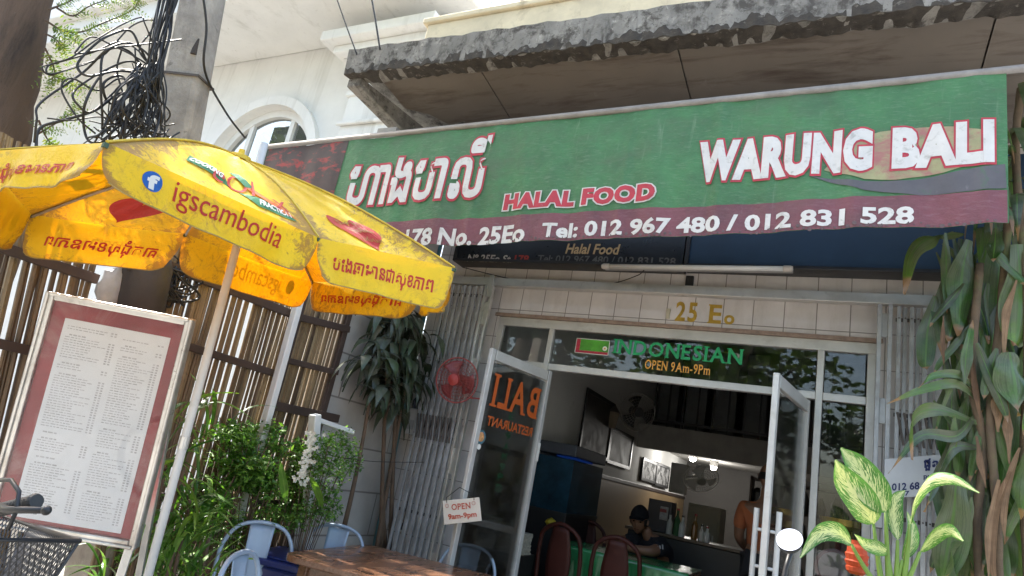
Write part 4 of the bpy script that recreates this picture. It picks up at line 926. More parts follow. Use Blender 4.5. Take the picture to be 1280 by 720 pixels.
for col, (u0, u1) in enumerate(((-.64, .05), (.12, .70))):
    v = .74-.03*col
    while v > -.84:
        head = rq.random() < .1
        if head: v -= .03
        u = u0+(.05 if head else 0)
        end = u0+(u1-u0)*(rq.uniform(.28, .45) if head else rq.uniform(.35, .78))
        while u < end:
            w_ = rq.uniform(.02, .07); h_ = .006 if head else .0035
            m.add([BP(u, v-h_, -.0054), BP(u+w_, v-h_, -.0054), BP(u+w_, v+h_, -.0054), BP(u, v+h_, -.0054)], [(0, 1, 2, 3)]); u += w_+.013
        if not head:
            for q in (u1-.10, u1-.05): m.add([BP(q, v-.006, -.0054), BP(q+.03, v-.006, -.0054), BP(q+.03, v+.006, -.0054), BP(q, v+.006, -.0054)], [(0, 1, 2, 3)])
        v -= .0215
build(m, 'printed_lines', M('grey menu ink', (.56, .55, .57), .7, .3, 40), pa_)
m = MB(); fr(-1+a_, 1-a_, -1+b_, 1-b_, .002, .004); build(m, 'cover_glass', glass('menu glass', (.97, .97, .97), .25, .012), mbo)
for s_ in (-1, 1):
    m = MB(); m.bar(BP(s_*.9, -.98, -.012), V((BP(s_*.9, -1, 0).x-.05, BP(s_*.9, -1, 0).y+.05, 0)), .035, .03); build(m, 'leg', M_alu, mbo, bevel=.003)
    m = MB(); m.bar(BP(s_*.9, .6, -.04), V((BP(s_*.9, -1, 0).x-.3, BP(s_*.9, -1, 0).y+.42, 0)), .03, .025); build(m, 'rear_strut', M_alu, mbo, bevel=.003)

# ------------------------------------------------------------------ metal cafe chairs and the wooden table
def cafe_chair(loc, rz, label):
    t = thing('metal_chair', label, 'chair', loc, rz, 'blue grey metal chairs around the wooden table')
    # local: faces +x, seat centre at the origin
    m = MB(); prof = lambda q: .185+.012*math.cos(4*q)
    ring = [(prof(a)*math.cos(a)*1.0, prof(a)*math.sin(a)) for a in [2*PI*k/28 for k in range(28)]]
    m.prism([(x_, y_, .435) for x_, y_ in ring], (0, 0, .014)); build(m, 'seat', M_chairm, t, local=True, bevel=.006)
    hoop = spline([(-.15, -.185, .44), (-.185, -.205, .60), (-.205, -.195, .72), (-.222, -.13, .815), (-.228, 0, .845), (-.222, .13, .815), (-.205, .195, .72), (-.185, .205, .60), (-.15, .185, .44)], 6)
    m = MB(); m.tube(hoop, .0115, 10); build(m, 'back_hoop', M_chairm, t, smooth=True, local=True)
    m = MB(); m.grid(lambda u, v: V((-.165-.063*v-.012*math.sin(PI*u), (u-.5)*(.115+.03*v), .445+.385*v)), 8, 10); sp_ = build(m, 'splat', M_chairm, t, smooth=True, local=True, solid=.004)
    m = MB(); m.tube([(-.212+.006*math.cos(a)*0-.016, .032*math.cos(a), .70+.018*math.sin(a)) for a in [2*PI*k/16 for k in range(16)]], .003, 6, closed=True); build(m, 'handle_slot', M_chairm, sp_, smooth=True, local=True)
    for sx in (-1, 1):
        for sy in (-1, 1):
            m = MB(); m.tube([(sx*.145, sy*.15, .437), (sx*.20, sy*.20, .0)], [.019, .013], 8); build(m, 'leg', M_chairm, t, smooth=True, local=True)
    m = MB()
    for a, b in (((.16, .165, .3), (-.16, -.165, .3)), ((.16, -.165, .3), (-.16, .165, .3))): m.bar(a, b, .004, .02)
    build(m, 'cross_brace', M_chairm, t, local=True)
    return t
def seat_at(px, py, face, zt=.845):
    p = onZ(px, py, zt); f = V((math.cos(face), math.sin(face), 0)); return (p.x+f.x*.228, p.y+f.y*.228, 0)
def face_cam(px, py, off): p = onZ(px, py, .845); return math.atan2(-p.y, -p.x)+off
fa = face_cam(330, 653, rad(12)); cafe_chair(seat_at(330, 653, fa), fa, 'blue grey metal chair by the green bushes, tallest in view')
f2 = face_cam(303, 689, rad(66)); ch0 = [o for o in bpy.data.objects if o.name == 'metal_chair'][0]
dup(ch0, seat_at(303, 690, f2), f2, 'blue grey metal chair nearest the camera, only its back top showing')
f2 = face_cam(425, 657, rad(-10)); dup(ch0, seat_at(425, 657, f2), f2, 'blue grey metal chair before the grey block wall')
f2 = face_cam(590, 682, rad(-6)); dup(ch0, seat_at(590, 682, f2), f2, 'blue grey metal chair in front of the open left door leaf')
tc_ = V((-2.66, 2.9, 0)); ex = V((.985, .17, 0)); ey = V((-.17, .985, 0))
tbl = thing('wooden_table', 'brown varnished wooden table on the terrace among metal chairs', 'table', (-2.0, 3.45, 0))
def TP(a, b, z): return tc_+ex*a+ey*b+V((0, 0, z))
TLn, TWd = 1.55, 1.0
def rr(z, ins=0, r=.09):
    out = []
    for cx_, cy_, a0 in ((TLn-ins-r, TWd-ins-r, 0), (ins+r, TWd-ins-r, 90), (ins+r, ins+r, 180), (TLn-ins-r, ins+r, 270)):
        for k in range(6): a = rad(a0+90*k/5); out.append(TP(cx_+r*math.cos(a), cy_+r*math.sin(a), z))
    return out
m = MB(); m.prism(rr(.715), (0, 0, .035)); build(m, 'tabletop', M_wood, tbl, bevel=.006)
m = MB()
for a, b in (((.12, .1), (TLn-.12, .1)), ((.12, TWd-.1), (TLn-.12, TWd-.1)), ((.12, .1), (.12, TWd-.1)), ((TLn-.12, .1), (TLn-.12, TWd-.1))): m.bar(TP(*a, .67), TP(*b, .67), .025, .085)
build(m, 'apron', M_wood, tbl)
for a in (.12, TLn-.12):
    for b in (.1, TWd-.1): m = MB(); m.bar(TP(a, b, 0), TP(a, b, .714), .06, .06, (1, 0, 0)); build(m, 'leg', M_wood, tbl, bevel=.004)
bc = onZ(400, 700, .68)
bl = thing('blue_bin', 'royal blue plastic bin with a rim behind the wooden table', 'bin', (bc.x-.12, bc.y, 0), rad(15))
m = MB(); z0, z1 = 0, .64
m.hexa([(-.24, -.19, 0), (.24, -.19, 0), (.24, .19, 0), (-.24, .19, 0), (-.30, -.24, .62), (.30, -.24, .62), (.30, .24, .62), (-.30, .24, .62)])
M_blue = M('royal blue plastic', (.012, .022, .13), .35, .1, 5); build(m, 'tub', M_blue, bl, local=True, bevel=.02)
m = MB(); m.box((-.32, -.26, .62), (.32, .26, .655)); m.box((-.27, -.21, .655), (.27, .21, .668)); build(m, 'lid', M_blue, bl, local=True, bevel=.012)

# ------------------------------------------------------------------ plants on the left
rl = random.Random(31)
L_strap = leaf_mat('strap leaf', [(.035, .11, .015), (.055, .15, .02), (.09, .20, .03), (.17, .30, .05)], mid=(.13, .24, .06), transl=.3, rough=.35)
L_small = leaf_mat('small bush leaf', [(.05, .13, .018), (.075, .19, .03), (.12, .26, .04), (.18, .33, .06)], transl=.3, rough=.4)
L_darkl = leaf_mat('dusty dark leaf', [(.016, .032, .012), (.024, .045, .016), (.035, .06, .022)], mid=(.05, .08, .035), transl=.12, rough=.4, dust=((.17, .165, .14), .55))
M_stem = M('brown stem', (.13, .085, .055), .85, .3, 9, .3, 40)
def strap(mb, base, az, L, wd, rise, droop, rnd):
    o = V((math.cos(az), math.sin(az), 0)); pts = [base+o*(L*.85*t*(.35+.65*t)*(.55+.45*droop))+V((0, 0, L*(rise*t-droop*t*t))) for t in [k/9 for k in range(10)]]
    sd = V((-o.y, o.x, 0))+V((0, 0, rnd.uniform(-.4, .4))); mb.leaf(pts, wd, sd, .25, prof=lambda t: (.45+.9*t if t < .45 else .87)*(1 if t < .55 else max(.02, 1-((t-.55)/.45)**2)), wav=.05)
sp = thing('strap_leaf_plant', 'clump of long arching strap leaves beside the menu board', 'plant', (-2.75, 2.3, 0))
m = MB()
for px, py, n_ in ((205, 690, 40), (230, 640, 40), (245, 600, 34), (245, 700, 18), (215, 560, 16), (255, 640, 14), (250, 510, 16), (150, 712, 10), (185, 640, 10)):
    c = onX(px, py, -2.95+rl.uniform(-.1, .12))
    for _ in range(n_):
        b = c+V((rl.gauss(0, .05), rl.gauss(0, .08), -.14+rl.gauss(0, .05))); strap(m, b, rl.uniform(0, 2*PI), rl.uniform(.22, .46), rl.uniform(.018, .036), rl.uniform(.7, 1.15), rl.uniform(.25, 1.0), rl)
build(m, 'leaves', L_strap, sp, smooth=True)
m = MB()
for px, py in ((205, 690), (230, 640), (245, 600), (255, 690), (215, 560), (270, 640), (250, 510), (185, 640)):
    c = onX(px, py, -2.95); m.tube(bez([V((c.x+rl.uniform(-.1, .1), c.y+rl.uniform(-.1, .1), 0)), c+V((0, .05, -.4)), c+V((0, 0, -.1))], 6), .011, 6)
build(m, 'stems', M_stem, sp, smooth=True)
bu = thing('bush', 'dense small leaved green bush in front of the bamboo fence', 'bush', (-2.95, 3.0, 0))
def small_leaves(mb, c, r, n, size, rnd):
    for _ in range(n):
        d = V((rnd.gauss(0, 1), rnd.gauss(0, 1), rnd.gauss(0, 1))).normalized()*(rnd.random()**.45); p = c+V((d.x*r[0], d.y*r[1], d.z*r[2]))
        t = (V((rnd.gauss(0, 1), rnd.gauss(0, 1), rnd.gauss(0, .6)))+V((.4, -.7, .2))*.5).normalized(); s_ = t.cross(V((rnd.gauss(0, .5), rnd.gauss(0, .5), 1))).normalized(); L = size*rnd.uniform(.6, 1.4); nn = s_.cross(t)
        mb.add([p-t*L*.5, p-s_*L*.26+nn*L*.08, p+t*L*.5, p+s_*L*.26+nn*L*.08], [(0, 1, 2), (0, 2, 3)], [(.5, 0), (0, .5), (.5, 1), (1, .5)])
m = MB(); stm = MB()
for px, py, rx, rz_, n_ in ((310, 545, .20, .10, 420), (345, 555, .22, .16, 700), (375, 580, .16, .16, 480), (330, 600, .22, .20, 650), (300, 590, .20, .2, 500), (365, 630, .16, .18, 420), (320, 650, .25, .2, 500), (282, 655, .16, .2, 380), (270, 600, .16, .2, 300), (225, 700, .2, .15, 300)):
    c = onX(px, py, -3.22+rl.uniform(-.05, .08)); 
    for _ in range(7):
        q = c+V((rl.gauss(0, rx*.4), rl.gauss(0, rx*.5), rl.gauss(0, rz_*.55))); small_leaves(m, q, (rx*.45, rx*.55, rz_*.48), n_*2//7, .036, rl)
        stm.tube(bez([V((c.x, c.y+.04, .05)), c.lerp(q, .5)+V((0, 0, -.25)), q+V((rl.gauss(0, .05), rl.gauss(0, .05), .1))], 6), .0035, 5)
build(m, 'foliage', L_small, bu); build(stm, 'stems', M_stem, bu, smooth=True)
b2 = thing('flowering_bush', 'airy small leaved shrub with white blossom in front of the grey wall', 'bush', tuple(V((onX(400, 660, -2.95).x, onX(400, 660, -2.95).y, 0))))
m = MB(); stm = MB(); c0 = onX(376, 690, -2.95)
for px, py in ((392, 560), (412, 552), (428, 548), (436, 562), (440, 580), (425, 590), (405, 590), (398, 620), (412, 615), (384, 640), (400, 640), (412, 637), (388, 600), (378, 570), (372, 650), (416, 570), (395, 575)):
    q = onX(px, py, -2.95+rl.uniform(-.12, .12)); stm.tube(bez([V((c0.x, c0.y, .1)), c0.lerp(q, .5)+V((0, 0, .0)), q], 7), .003, 5)
    small_leaves(m, q, (.09, .11, .09), 150, .03, rl)
build(m, 'foliage', L_small, b2); build(stm, 'stems', M_stem, b2, smooth=True)
m = MB(); rf_ = random.Random(6)
for px, py, n_, s_ in ((388, 560, 26, .05), (390, 545, 14, .03), (383, 580, 18, .04), (377, 590, 18, .035), (380, 602, 8, .03), (414, 598, 2, .01), (368, 600, 3, .02)):
    c = onX(px, py, -2.83)
    for _ in range(n_):
        p = c+V((rf_.gauss(0, s_*.4), rf_.gauss(0, s_*.5), rf_.gauss(0, s_*.6)))
        for a in range(5):
            e = RT*math.cos(a*1.257)+UP*math.sin(a*1.257)-FW*.4; s2 = e.cross(FW).normalized(); m.add([p, p+e*.008-s2*.005, p+e*.014, p+e*.008+s2*.005], [(0, 1, 2, 3)])
build(m, 'blossom', M('white petals', (.75, .76, .70), .7, .08, 20, transl=.2), b2)
m = MB()
for px, py, dx, dy in ((352, 605, 8, -60), (388, 610, 22, -30)):
    a = onX(px, py, -2.80); b = onX(px+dx*.2, py+dy*.5, -2.78); c = onX(px+dx, py+dy*.25, -2.78)
    m.leaf(bez([onX(px+dx*.7, py+25, -2.8), onX(px+dx*.4, py-5, -2.78), onX(px-3, py+dy*.55, -2.8)], 8), .05, RT, .2)
build(m, 'broad_leaves', L_strap, b2, smooth=True)
# terracotta pot on the floor near the wall
pt_ = onZ(437, 690, .30); m = MB()
q = onX(440, 672, -2.98)
m.lathe((q.x, q.y, 0), (0, 0, 1), [(.12, 0), (.17, .25), (.19, .26), (.19, .31), (.165, .31), (.155, .27)], 22)
tag(build(m, 'flower_pot', M('terracotta', (.22, .075, .05), .85, .2, 6), smooth=False), 'terracotta pot on the ground by the grey wall', 'pot')
# tall dracaena with a hanging crown of dusty dark leaves
hd = thing('dracaena_tree', 'tall thin stemmed dracaena with dusty drooping dark leaves under the parasol', 'plant', (-3.2, 4.4, 0))
st = MB(); m = MB()
for (pb0, pm, pt0) in (((476, 690), (478, 560), (485, 430)), ((487, 690), (492, 560), (500, 400)), ((483, 690), (470, 590), (490, 470)), ((470, 690), (486, 600), (514, 440)), ((430, 660), (450, 580), (462, 500))):
    P_ = bez([onX(*pb0, -3.22), onX(*pm, -3.18), onX(*pt0, -3.2)], 10); st.tube(P_, [.020-.0008*i for i in range(len(P_))], 7)
build(st, 'stems', M_stem, hd, smooth=True)
for px, py, n_ in ((490, 395, 26), (505, 400, 24), (515, 425, 22), (478, 425, 24), (495, 440, 30), (465, 450, 18), (505, 470, 24), (485, 475, 26), (520, 455, 14), (470, 480, 14), (497, 505, 14)):
    c = onX(px, py, -3.18)
    for _ in range(n_):
        a = rl.uniform(0, 2*PI); o = V((math.cos(a), math.sin(a)*1.1, 0)); L = rl.uniform(.12, .24); b = c+V((rl.gauss(0, .05), rl.gauss(0, .07), rl.gauss(0, .05)))
        h_ = rl.uniform(.06, .16); pts = bez([b, b+o*h_+V((0, 0, .06)), b+o*(h_*1.5)+V((0, 0, -.3*L)), b+o*(h_*1.6)+V((0, 0, -L))], 8)
        m.leaf(pts, rl.uniform(.05, .085), V((-o.y+rl.uniform(-.5, .5), o.x, rl.uniform(-.3, .3))), .25, wav=.08)
build(m, 'leaves', L_darkl, hd, smooth=True)

# ------------------------------------------------------------------ fans
def fan(name, label, c, n, r, cage_m, hub_m, parent_bracket, blade_m, rings=7, spokes=36):
    c, n = V(c), V(n).normalized(); t = thing(name, label, 'fan', tuple(c)); x_ = n.orthogonal().normalized(); x_ = (V((0, 0, 1))-n*n.z).normalized(); y_ = n.cross(x_)
    m = MB()
    def circ(rr_, h, th): m.tube([c+n*h+(x_*math.cos(a)+y_*math.sin(a))*rr_ for a in [2*PI*k/32 for k in range(32)]], th, 5, closed=True)
    circ(r, 0, .007)
    for k in range(1, rings): circ(r*k/rings, .06*(1-(k/rings)**2), .0016); circ(r*k/rings, -.06*(1-(k/rings)**2), .0016)
    for k in range(spokes):
        e = x_*math.cos(2*PI*k/spokes)+y_*math.sin(2*PI*k/spokes)
        for sg in (-1, 1): m.tube([c+e*(r*.15)+n*(.06*sg), c+e*(r*.6)+n*(.045*sg), c+e*r], .0013, 4)
    build(m, 'cage', cage_m, t)
    m = MB(); m.lathe(c+n*.055, n, [(.0, 0), (r*.27, .0), (r*.25, .02), (r*.05, .03)], 20); build(m, 'hub', hub_m, t, smooth=False)
    m = MB(); m.lathe(c-n*.06, -n, [(r*.24, 0), (r*.27, .03), (r*.25, .12), (r*.12, .16)], 18); build(m, 'motor', hub_m, t)
    m = MB()
    for k in range(3):
        a0 = 2*PI*k/3+.4
        m.grid(lambda u, v: c+(x_*math.cos(a0+(u-.5)*1.1*(.6+.4*v))+y_*math.sin(a0+(u-.5)*1.1*(.6+.4*v)))*(r*(.15+.72*v))+n*((u-.5)*.05), 6, 5)
    build(m, 'blades', blade_m, t, smooth=True, solid=.003)
    m = MB(); m.tube([c-n*.14, c-n*.2+V((0, 0, -.1)), V(parent_bracket)], .016, 8); build(m, 'bracket', hub_m, t, smooth=True)
    return t
M_redp = M('red fan plastic', (.34, .035, .03), .45, .15, 8); M_redw = M('dusty red wire', (.30, .07, .06), .6, .2, 9); M_greyp = M('grey fan plastic', (.42, .42, .4), .5, .1, 6)
fc_ = onY(571, 475, 4.36)
fan('red_fan', 'red caged fan fixed to the left folding gate', fc_, (.15, -1, -.15), .178, M_redw, M_redp, (fc_.x-.02, 4.60, fc_.z-.05), M('clear red blade', (.25, .05, .05), .3))
wire('red cord dangling from the red fan beside the gate post', [fc_+V((.1, .05, -.12)), onY(604, 500, 4.4), onY(606, 512, 4.4), onY(598, 520, 4.5)], .006).data.materials[0] = M_redp

# ------------------------------------------------------------------ hanging OPEN plate
oc = onY(577, 638, 3.97)
op = thing('open_sign', 'small white plate reading OPEN 9am-9pm hung on the door stile', 'sign', tuple(oc))
tl, tr_2, br, bl_ = onY(553, 626, 3.97), onY(599, 621.5, 3.97), onY(602, 651, 3.97), onY(555, 656, 3.97)
hw, hh = (tr_2-tl).length/2, (tl-bl_).length/2
F0 = flat(tl, tr_2, br, bl_)
m = MB(); m.hexa([F0(0, 0, -.004), F0(1, 0, -.004), F0(1, 1, -.004), F0(0, 1, -.004), F0(0, 0), F0(1, 0), F0(1, 1), F0(0, 1)]); build(m, 'plate', M('ivory plate', (.62, .60, .53), .5, .05, 9), op, bevel=.003)
M_rpr = M('red plate print', (.45, .07, .04), .5, .15, 30)
text('lettering', M_rpr, op, 'OPEN', F0, (.24, .56, .76, .82), .002, .015, serif=True); text('lettering', M_rpr, op, '9am-9pm', F0, (.13, .12, .89, .42), .002, .025)
m = MB()
for u in (.12, .86): m.tube([F0(u, .9, .002), F0(u, 1.12, .0), F0(.5, 1.5, .0)], .0025, 5)
build(m, 'hanger', M_dark, op)
m = MB()
for u in (.12, .84): m.tube([F0(u+.045*math.cos(a), .77+.075*math.sin(a), .002) for a in [2*PI*k/12 for k in range(12)]], .0012, 4, closed=True)
build(m, 'eyelet', M_rpr, op)

# ------------------------------------------------------------------ inside the shop
inn = random.Random(12)
def picture(y0, y1, z0, z1, label, art, X=-2.655):
    t = thing('picture_frame', label, 'picture', (X, (y0+y1)/2, (z0+z1)/2), group='framed pictures on the left shop wall')
    m = MB(); w_ = .05
    m.box((X, y0, z0), (X+.025, y0+w_, z1)); m.box((X, y1-w_, z0), (X+.025, y1, z1)); m.box((X, y0+w_, z0), (X+.025, y1-w_, z0+w_)); m.box((X, y0+w_, z1-w_), (X+.025, y1-w_, z1)); build(m, 'frame', M_blackpaint, t, bevel=.004)
    m = MB(); m.box((X+.002, y0+w_, z0+w_), (X+.012, y1-w_, z1-w_)); build(m, 'print', art, t)
M_art1 = M('dim carved print', (.06, .055, .05), .65, .5, 9); M_art2 = M('grey framed print', (.2, .2, .19), .65, .3, 4); M_art3 = M('black and white photo print', (.30, .30, .30), .65, .6, 7, dirt=[((.02, .02, .02), 6, .5, .55)])
WX = -2.66
def pic_px(l, t_, r_, b, label, art):
    a = onX(l, t_, WX); c = onX(r_, b, WX); a2 = onX(r_, t_+(r_-l)*.35, WX); z1 = a.z; z0 = onX(l, b-(r_-l)*.35, WX).z; picture(min(a.y, c.y), max(a.y, c.y), z0, z1, label, art)
pic_px(733, 484, 757, 577, 'tall dark picture on the shop wall, leftmost and largest', M_art1)
pic_px(763, 532, 785, 588, 'framed grey print below the wall lamp', M_art2)
pic_px(803, 571, 818, 606, 'black and white photograph, nearer the door of the low pair', M_art3)
pic_px(820, 577, 833, 612, 'black and white photograph, deeper into the shop of the low pair', M_art3)
q = onX(767, 522, -2.6); wl = thing('wall_lamp', 'small unlit lantern wall lamp between the pictures', 'wall lamp', tuple(q))
m = MB(); m.lathe(q, (0, 0, 1), [(.05, -.14), (.08, .06), (.07, .07)], 6); build(m, 'lamp_shade', M('parchment shade', (.26, .21, .15), .7), wl)
m = MB(); m.lathe(q, (0, 0, 1), [(.085, .07), (.02, .15), (.01, .17)], 6); m.box((-2.66, q.y-.02, q.z), (q.x, q.y+.02, q.z+.03)); build(m, 'bracket', M_rust, wl)
c = onX(797, 515, -2.45); fan('wall_fan', 'dim grey wall fan high beside the mezzanine front', c, (.6, -.75, -.15), .26, M('dim fan wire', (.4, .38, .35), .5), M('dark fan plastic', (.07, .07, .07), .5), (-2.66, c.y+.3, c.z-.05), M_dark, 7, 30)
c = onY(876, 598, 9.3); fan('wall_fan', 'pale grey wall fan below the ceiling spotlights', c, (.35, -.7, -.72), .235, M('pale fan wire', (.8, .8, .78), .5), M_greyp, (c.x-.25, 9.75, c.z+.02), M('pale blade', (.75, .75, .73), .4), 8, 40)
q = onY(848, 597, 9.78); m = MB(); m.box((q.x-.12, 9.76, q.z-.22), (q.x+.12, 9.9, q.z+.2)); tag(build(m, 'wall_bracket', M('white bracket', (.5, .5, .5), .6), bevel=.01), 'white bracket box behind the pale wall fan', 'bracket')
LMP = emit('lamp glow', (1, .98, .92), 12)
for px, py, Y, lb in ((866, 570, 11.3, 'round white ceiling spotlight nearer the picture pair'), (892, 581, 12.6, 'round white ceiling spotlight farther back on the right')):
    p = onY(px, py+4, Y)
    t = thing('ceiling_light', lb, 'ceiling light', tuple(p), group='ceiling spotlights under the mezzanine')
    m = MB(); m.lathe((p.x, p.y, 2.299), (0, 0, -1), [(.07, 0), (.07, 2.29-p.z-.03), (.06, 2.29-p.z-.01)], 18); build(m, 'housing', M_white, t)
    m = MB(); m.blob(tuple(p), (.055, .055, .04), 14, 8); build(m, 'bulb', LMP, t)
    la = bpy.data.lights.new('spot_glow', 'POINT'); la.energy = 5; la.shadow_soft_size = .06; la.color = (1, .96, .9); lo = bpy.data.objects.new('spot_glow', la); sc.collection.objects.link(lo); lo.parent = t; lo.location = (0, 0, -.12)
# aquarium on a dark cabinet
aq = thing('aquarium', 'blue lit glass aquarium with dark hood on a black cabinet', 'aquarium', (-2.4, 6.6, FL))
x0, x1, y0, y1 = -2.66, -2.22, 6.05, 7.0
m = MB(); m.box((x0, y0, FL), (x1, y1, 1.12)); cab = build(m, 'cabinet', M_dark, aq, bevel=.006)
m = MB(); m.box((x0+.006, y0+.006, 1.12), (x1-.006, y1-.006, 1.63)); build(m, 'water', M('aquarium water', (.007, .035, .06), .2, .6, 5), aq)
m = MB(); m.box((x0-.01, y0-.01, 1.66), (x1+.01, y1+.01, 1.77)); build(m, 'hood', M('dark hood', (.05, .055, .07), .5), aq, bevel=.01)
m = MB(); m.box((x0+.25, y0-.0, 1.638), (x1+.0, y1-.4, 1.652)); build(m, 'light_strip', emit('aquarium lamp', (.03, .14, .8), .02), aq)
m = MB(); m.box((x0-.005, y0-.005, 1.10), (x1+.005, y1+.005, 1.13)); build(m, 'base_rim', M_blackpaint, aq)
yb = MB(); q = onY(702, 646, 6.1); yb.lathe((q.x-.06, 6.0, 1.02), (0, 0, 1), [(.03, -.03), (.06, 0), (.04, .03), (.0, .05)], 10); tag(build(yb, 'yellow_toy', M('yellow plastic', (.5, .38, .03), .5)), 'small yellow ornament before the aquarium cabinet', 'ornament')
ps = thing('magazine_rack', 'low rack stacked with magazines just inside the left side pane', 'rack', (-2.45, 5.15, FL))
m = MB(); m.box((-2.62, 5.02, FL), (-2.2, 5.4, .78)); build(m, 'case', M_dark, ps, bevel=.006)
m = MB(); ri = random.Random(3)
for c_ in range(2):
    z = .781
    while z < 1.02-.08*c_: h_ = ri.uniform(.006, .016); x_ = -2.6+.2*c_+ri.uniform(-.008, .008); m.box((x_, 5.03+ri.uniform(0, .03), z), (x_+.18, 5.33, z+h_*.9)); z += h_
build(m, 'magazines', M('mixed paper', (.40, .39, .33), .7, .5, 45), ps)
bq = thing('dried_bouquet', 'dark bunch of dried flowers on the magazines behind the left pane', 'bouquet', (-2.42, 5.2, 1.03)); m = MB()
small_leaves(m, V((-2.45, 5.2, 1.2)), (.14, .1, .17), 260, .05, ri); build(m, 'flowers', leaf_mat('dried petals', [(.10, .05, .05), (.22, .13, .10), (.05, .04, .04), (.30, .22, .17)], transl=.1, rough=.8), bq)
m = MB(); m.lathe((-2.45, 5.2, 1.0), (0, 0, 1), [(.06, 0), (.07, .08), (.05, .14)], 12); build(m, 'vase', M_dark, bq)
# table with green plastic cloth
gt = thing('dining_table', 'indoor dining table seen behind the wooden hoop chairs', 'table', (-1.5, 6.1, FL))
tx0, tx1, ty0, ty1 = -2.12, -.98, 5.62, 6.28; TZ = .90
m = MB(); m.box((tx0, ty0, TZ-.04), (tx1, ty1, TZ-.004)); build(m, 'tabletop', M_wood, gt)
for a in (tx0+.06, tx1-.06):
    for b in (ty0+.06, ty1-.06): m = MB(); m.box((a-.03, b-.03, FL), (a+.03, b+.03, TZ-.04)); build(m, 'leg', M_wood, gt)
m = MB()
def cloth(u, v):
    per = [(tx0-.01, ty0-.012), (tx1+.01, ty0-.012)]
    x_ = per[0][0]+(per[1][0]-per[0][0])*u; dn = max(0, .5-v)*1.0
    if v >= .5: return V((x_, ty0-.012+(ty1-ty0+.02)*(v-.5)*2, TZ+.001))
    return V((x_+.004*math.sin(u*40+v*9), ty0-.012-.028*dn*(1+math.sin(u*46+2*math.sin(u*13)))-.012*dn*math.sin(u*91), TZ-.0-dn*.72))
m.grid(cloth, 130, 26)
tag(build(m, 'tablecloth', M('green plastic sheet', (.03, .22, .075), .22, .3, 6, .15, 12, spec=.8), smooth=True), 'crinkled glossy green plastic cloth over the indoor table', 'tablecloth')
M_dwood = M('dark red chair wood', (.05, .013, .009), .5, .25, 6, spec=.25)
def hoop_chair(loc, rz, label):
    t = thing('dining_chair', label, 'chair', loc, rz, 'dark wooden hoop backed chairs inside')
    m = MB(); m.prism([(.21, -.2, .43), (.21, .2, .43), (-.19, .18, .43), (-.19, -.18, .43)], (0, 0, .04)); build(m, 'seat', M_dwood, t, local=True, bevel=.012)
    m = MB(); m.tube(spline([(-.19, -.185, 0), (-.19, -.19, .45), (-.215, -.19, .72), (-.235, -.15, .86), (-.245, 0, .925), (-.235, .15, .86), (-.215, .19, .72), (-.19, .19, .45), (-.19, .185, 0)], 6), .018, 10); build(m, 'back_hoop', M_dwood, t, smooth=True, local=True)
    m = MB(); m.grid(lambda u, v: V((-.195-.045*v-.01*math.sin(PI*u), (u-.5)*(.15+.07*math.sin(PI*v*.9+.5)), .47+.43*v)), 6, 10); build(m, 'splat', M_dwood, t, smooth=True, local=True, solid=.014)
    for sy in (-1, 1): m = MB(); m.tube([(.18, sy*.17, .43), (.19, sy*.18, 0)], .017, 8); build(m, 'leg', M_dwood, t, smooth=True, local=True)
    return t
q = onY(777, 664, 5.25); h0 = hoop_chair((q.x-.03, 5.49, FL), PI/2+.05, 'dark wooden hoop chair with its back to the door, in front of the seated man')
q = onY(707, 654, 5.3); dup(h0, (q.x+.0, 5.53, FL), PI/2-.1, 'dark wooden hoop chair with its back to the door, nearest the aquarium')
q = onY(740, 655, 6.75); dup(h0, (q.x, 6.52, FL), -PI/2+.15, 'dark wooden hoop chair across the green table')
# far furniture
def cab_box(name, label, cat, a, b, mat, door=True):
    t = thing(name, label, cat, ((a[0]+b[0])/2, a[1], a[2])); m = MB(); m.box(a, b); build(m, 'cabinet', mat, t, bevel=.01)
    m = MB(); m.box((a[0]+.03, a[1]-.012, a[2]+.06), (b[0]-.03, a[1]-.001, b[2]-.03)); build(m, 'door_panel', mat, t, bevel=.005)
    m = MB(); m.box((b[0]-.09, a[1]-.035, (a[2]+b[2])/2), (b[0]-.07, a[1]-.013, (a[2]+b[2])/2+.3)); build(m, 'handle', M_alu, t); return t
q = onY(861, 628, 9.4); q2 = onY(902, 636, 9.4); cab_box('refrigerator', 'dull beige refrigerator standing at the back of the shop', 'refrigerator', (q.x, 9.4, FL), (q2.x, 9.9, q.z), M('dull beige enamel', (.42, .38, .30), .4, .08, 2))
ct_ = thing('counter', 'dark counter behind the seated man loaded with bottles', 'counter', (-1.6, 7.6, FL))
m = MB(); m.box((-1.95, 7.3, FL), (-.75, 7.8, 1.06)); build(m, 'body', M_dark, ct_, bevel=.01)
m = MB(); m.box((-1.98, 7.27, 1.06), (-.72, 7.83, 1.09)); build(m, 'top', M('brown laminate', (.12, .08, .05), .4), ct_, bevel=.005)
M_btl = [M('clear bottle', (.5, .5, .48), .15, .1, 9), M('green bottle', (.05, .13, .06), .15), M('white bottle', (.6, .6, .58), .4), M('amber bottle', (.2, .1, .03), .15)]
BL = ['clear bottle on the counter close beside the seated man', 'dark green bottle standing on the counter', 'white bottle standing on the counter', 'amber bottle standing on the counter', 'short clear bottle at the counter end', 'short white bottle at the counter end']
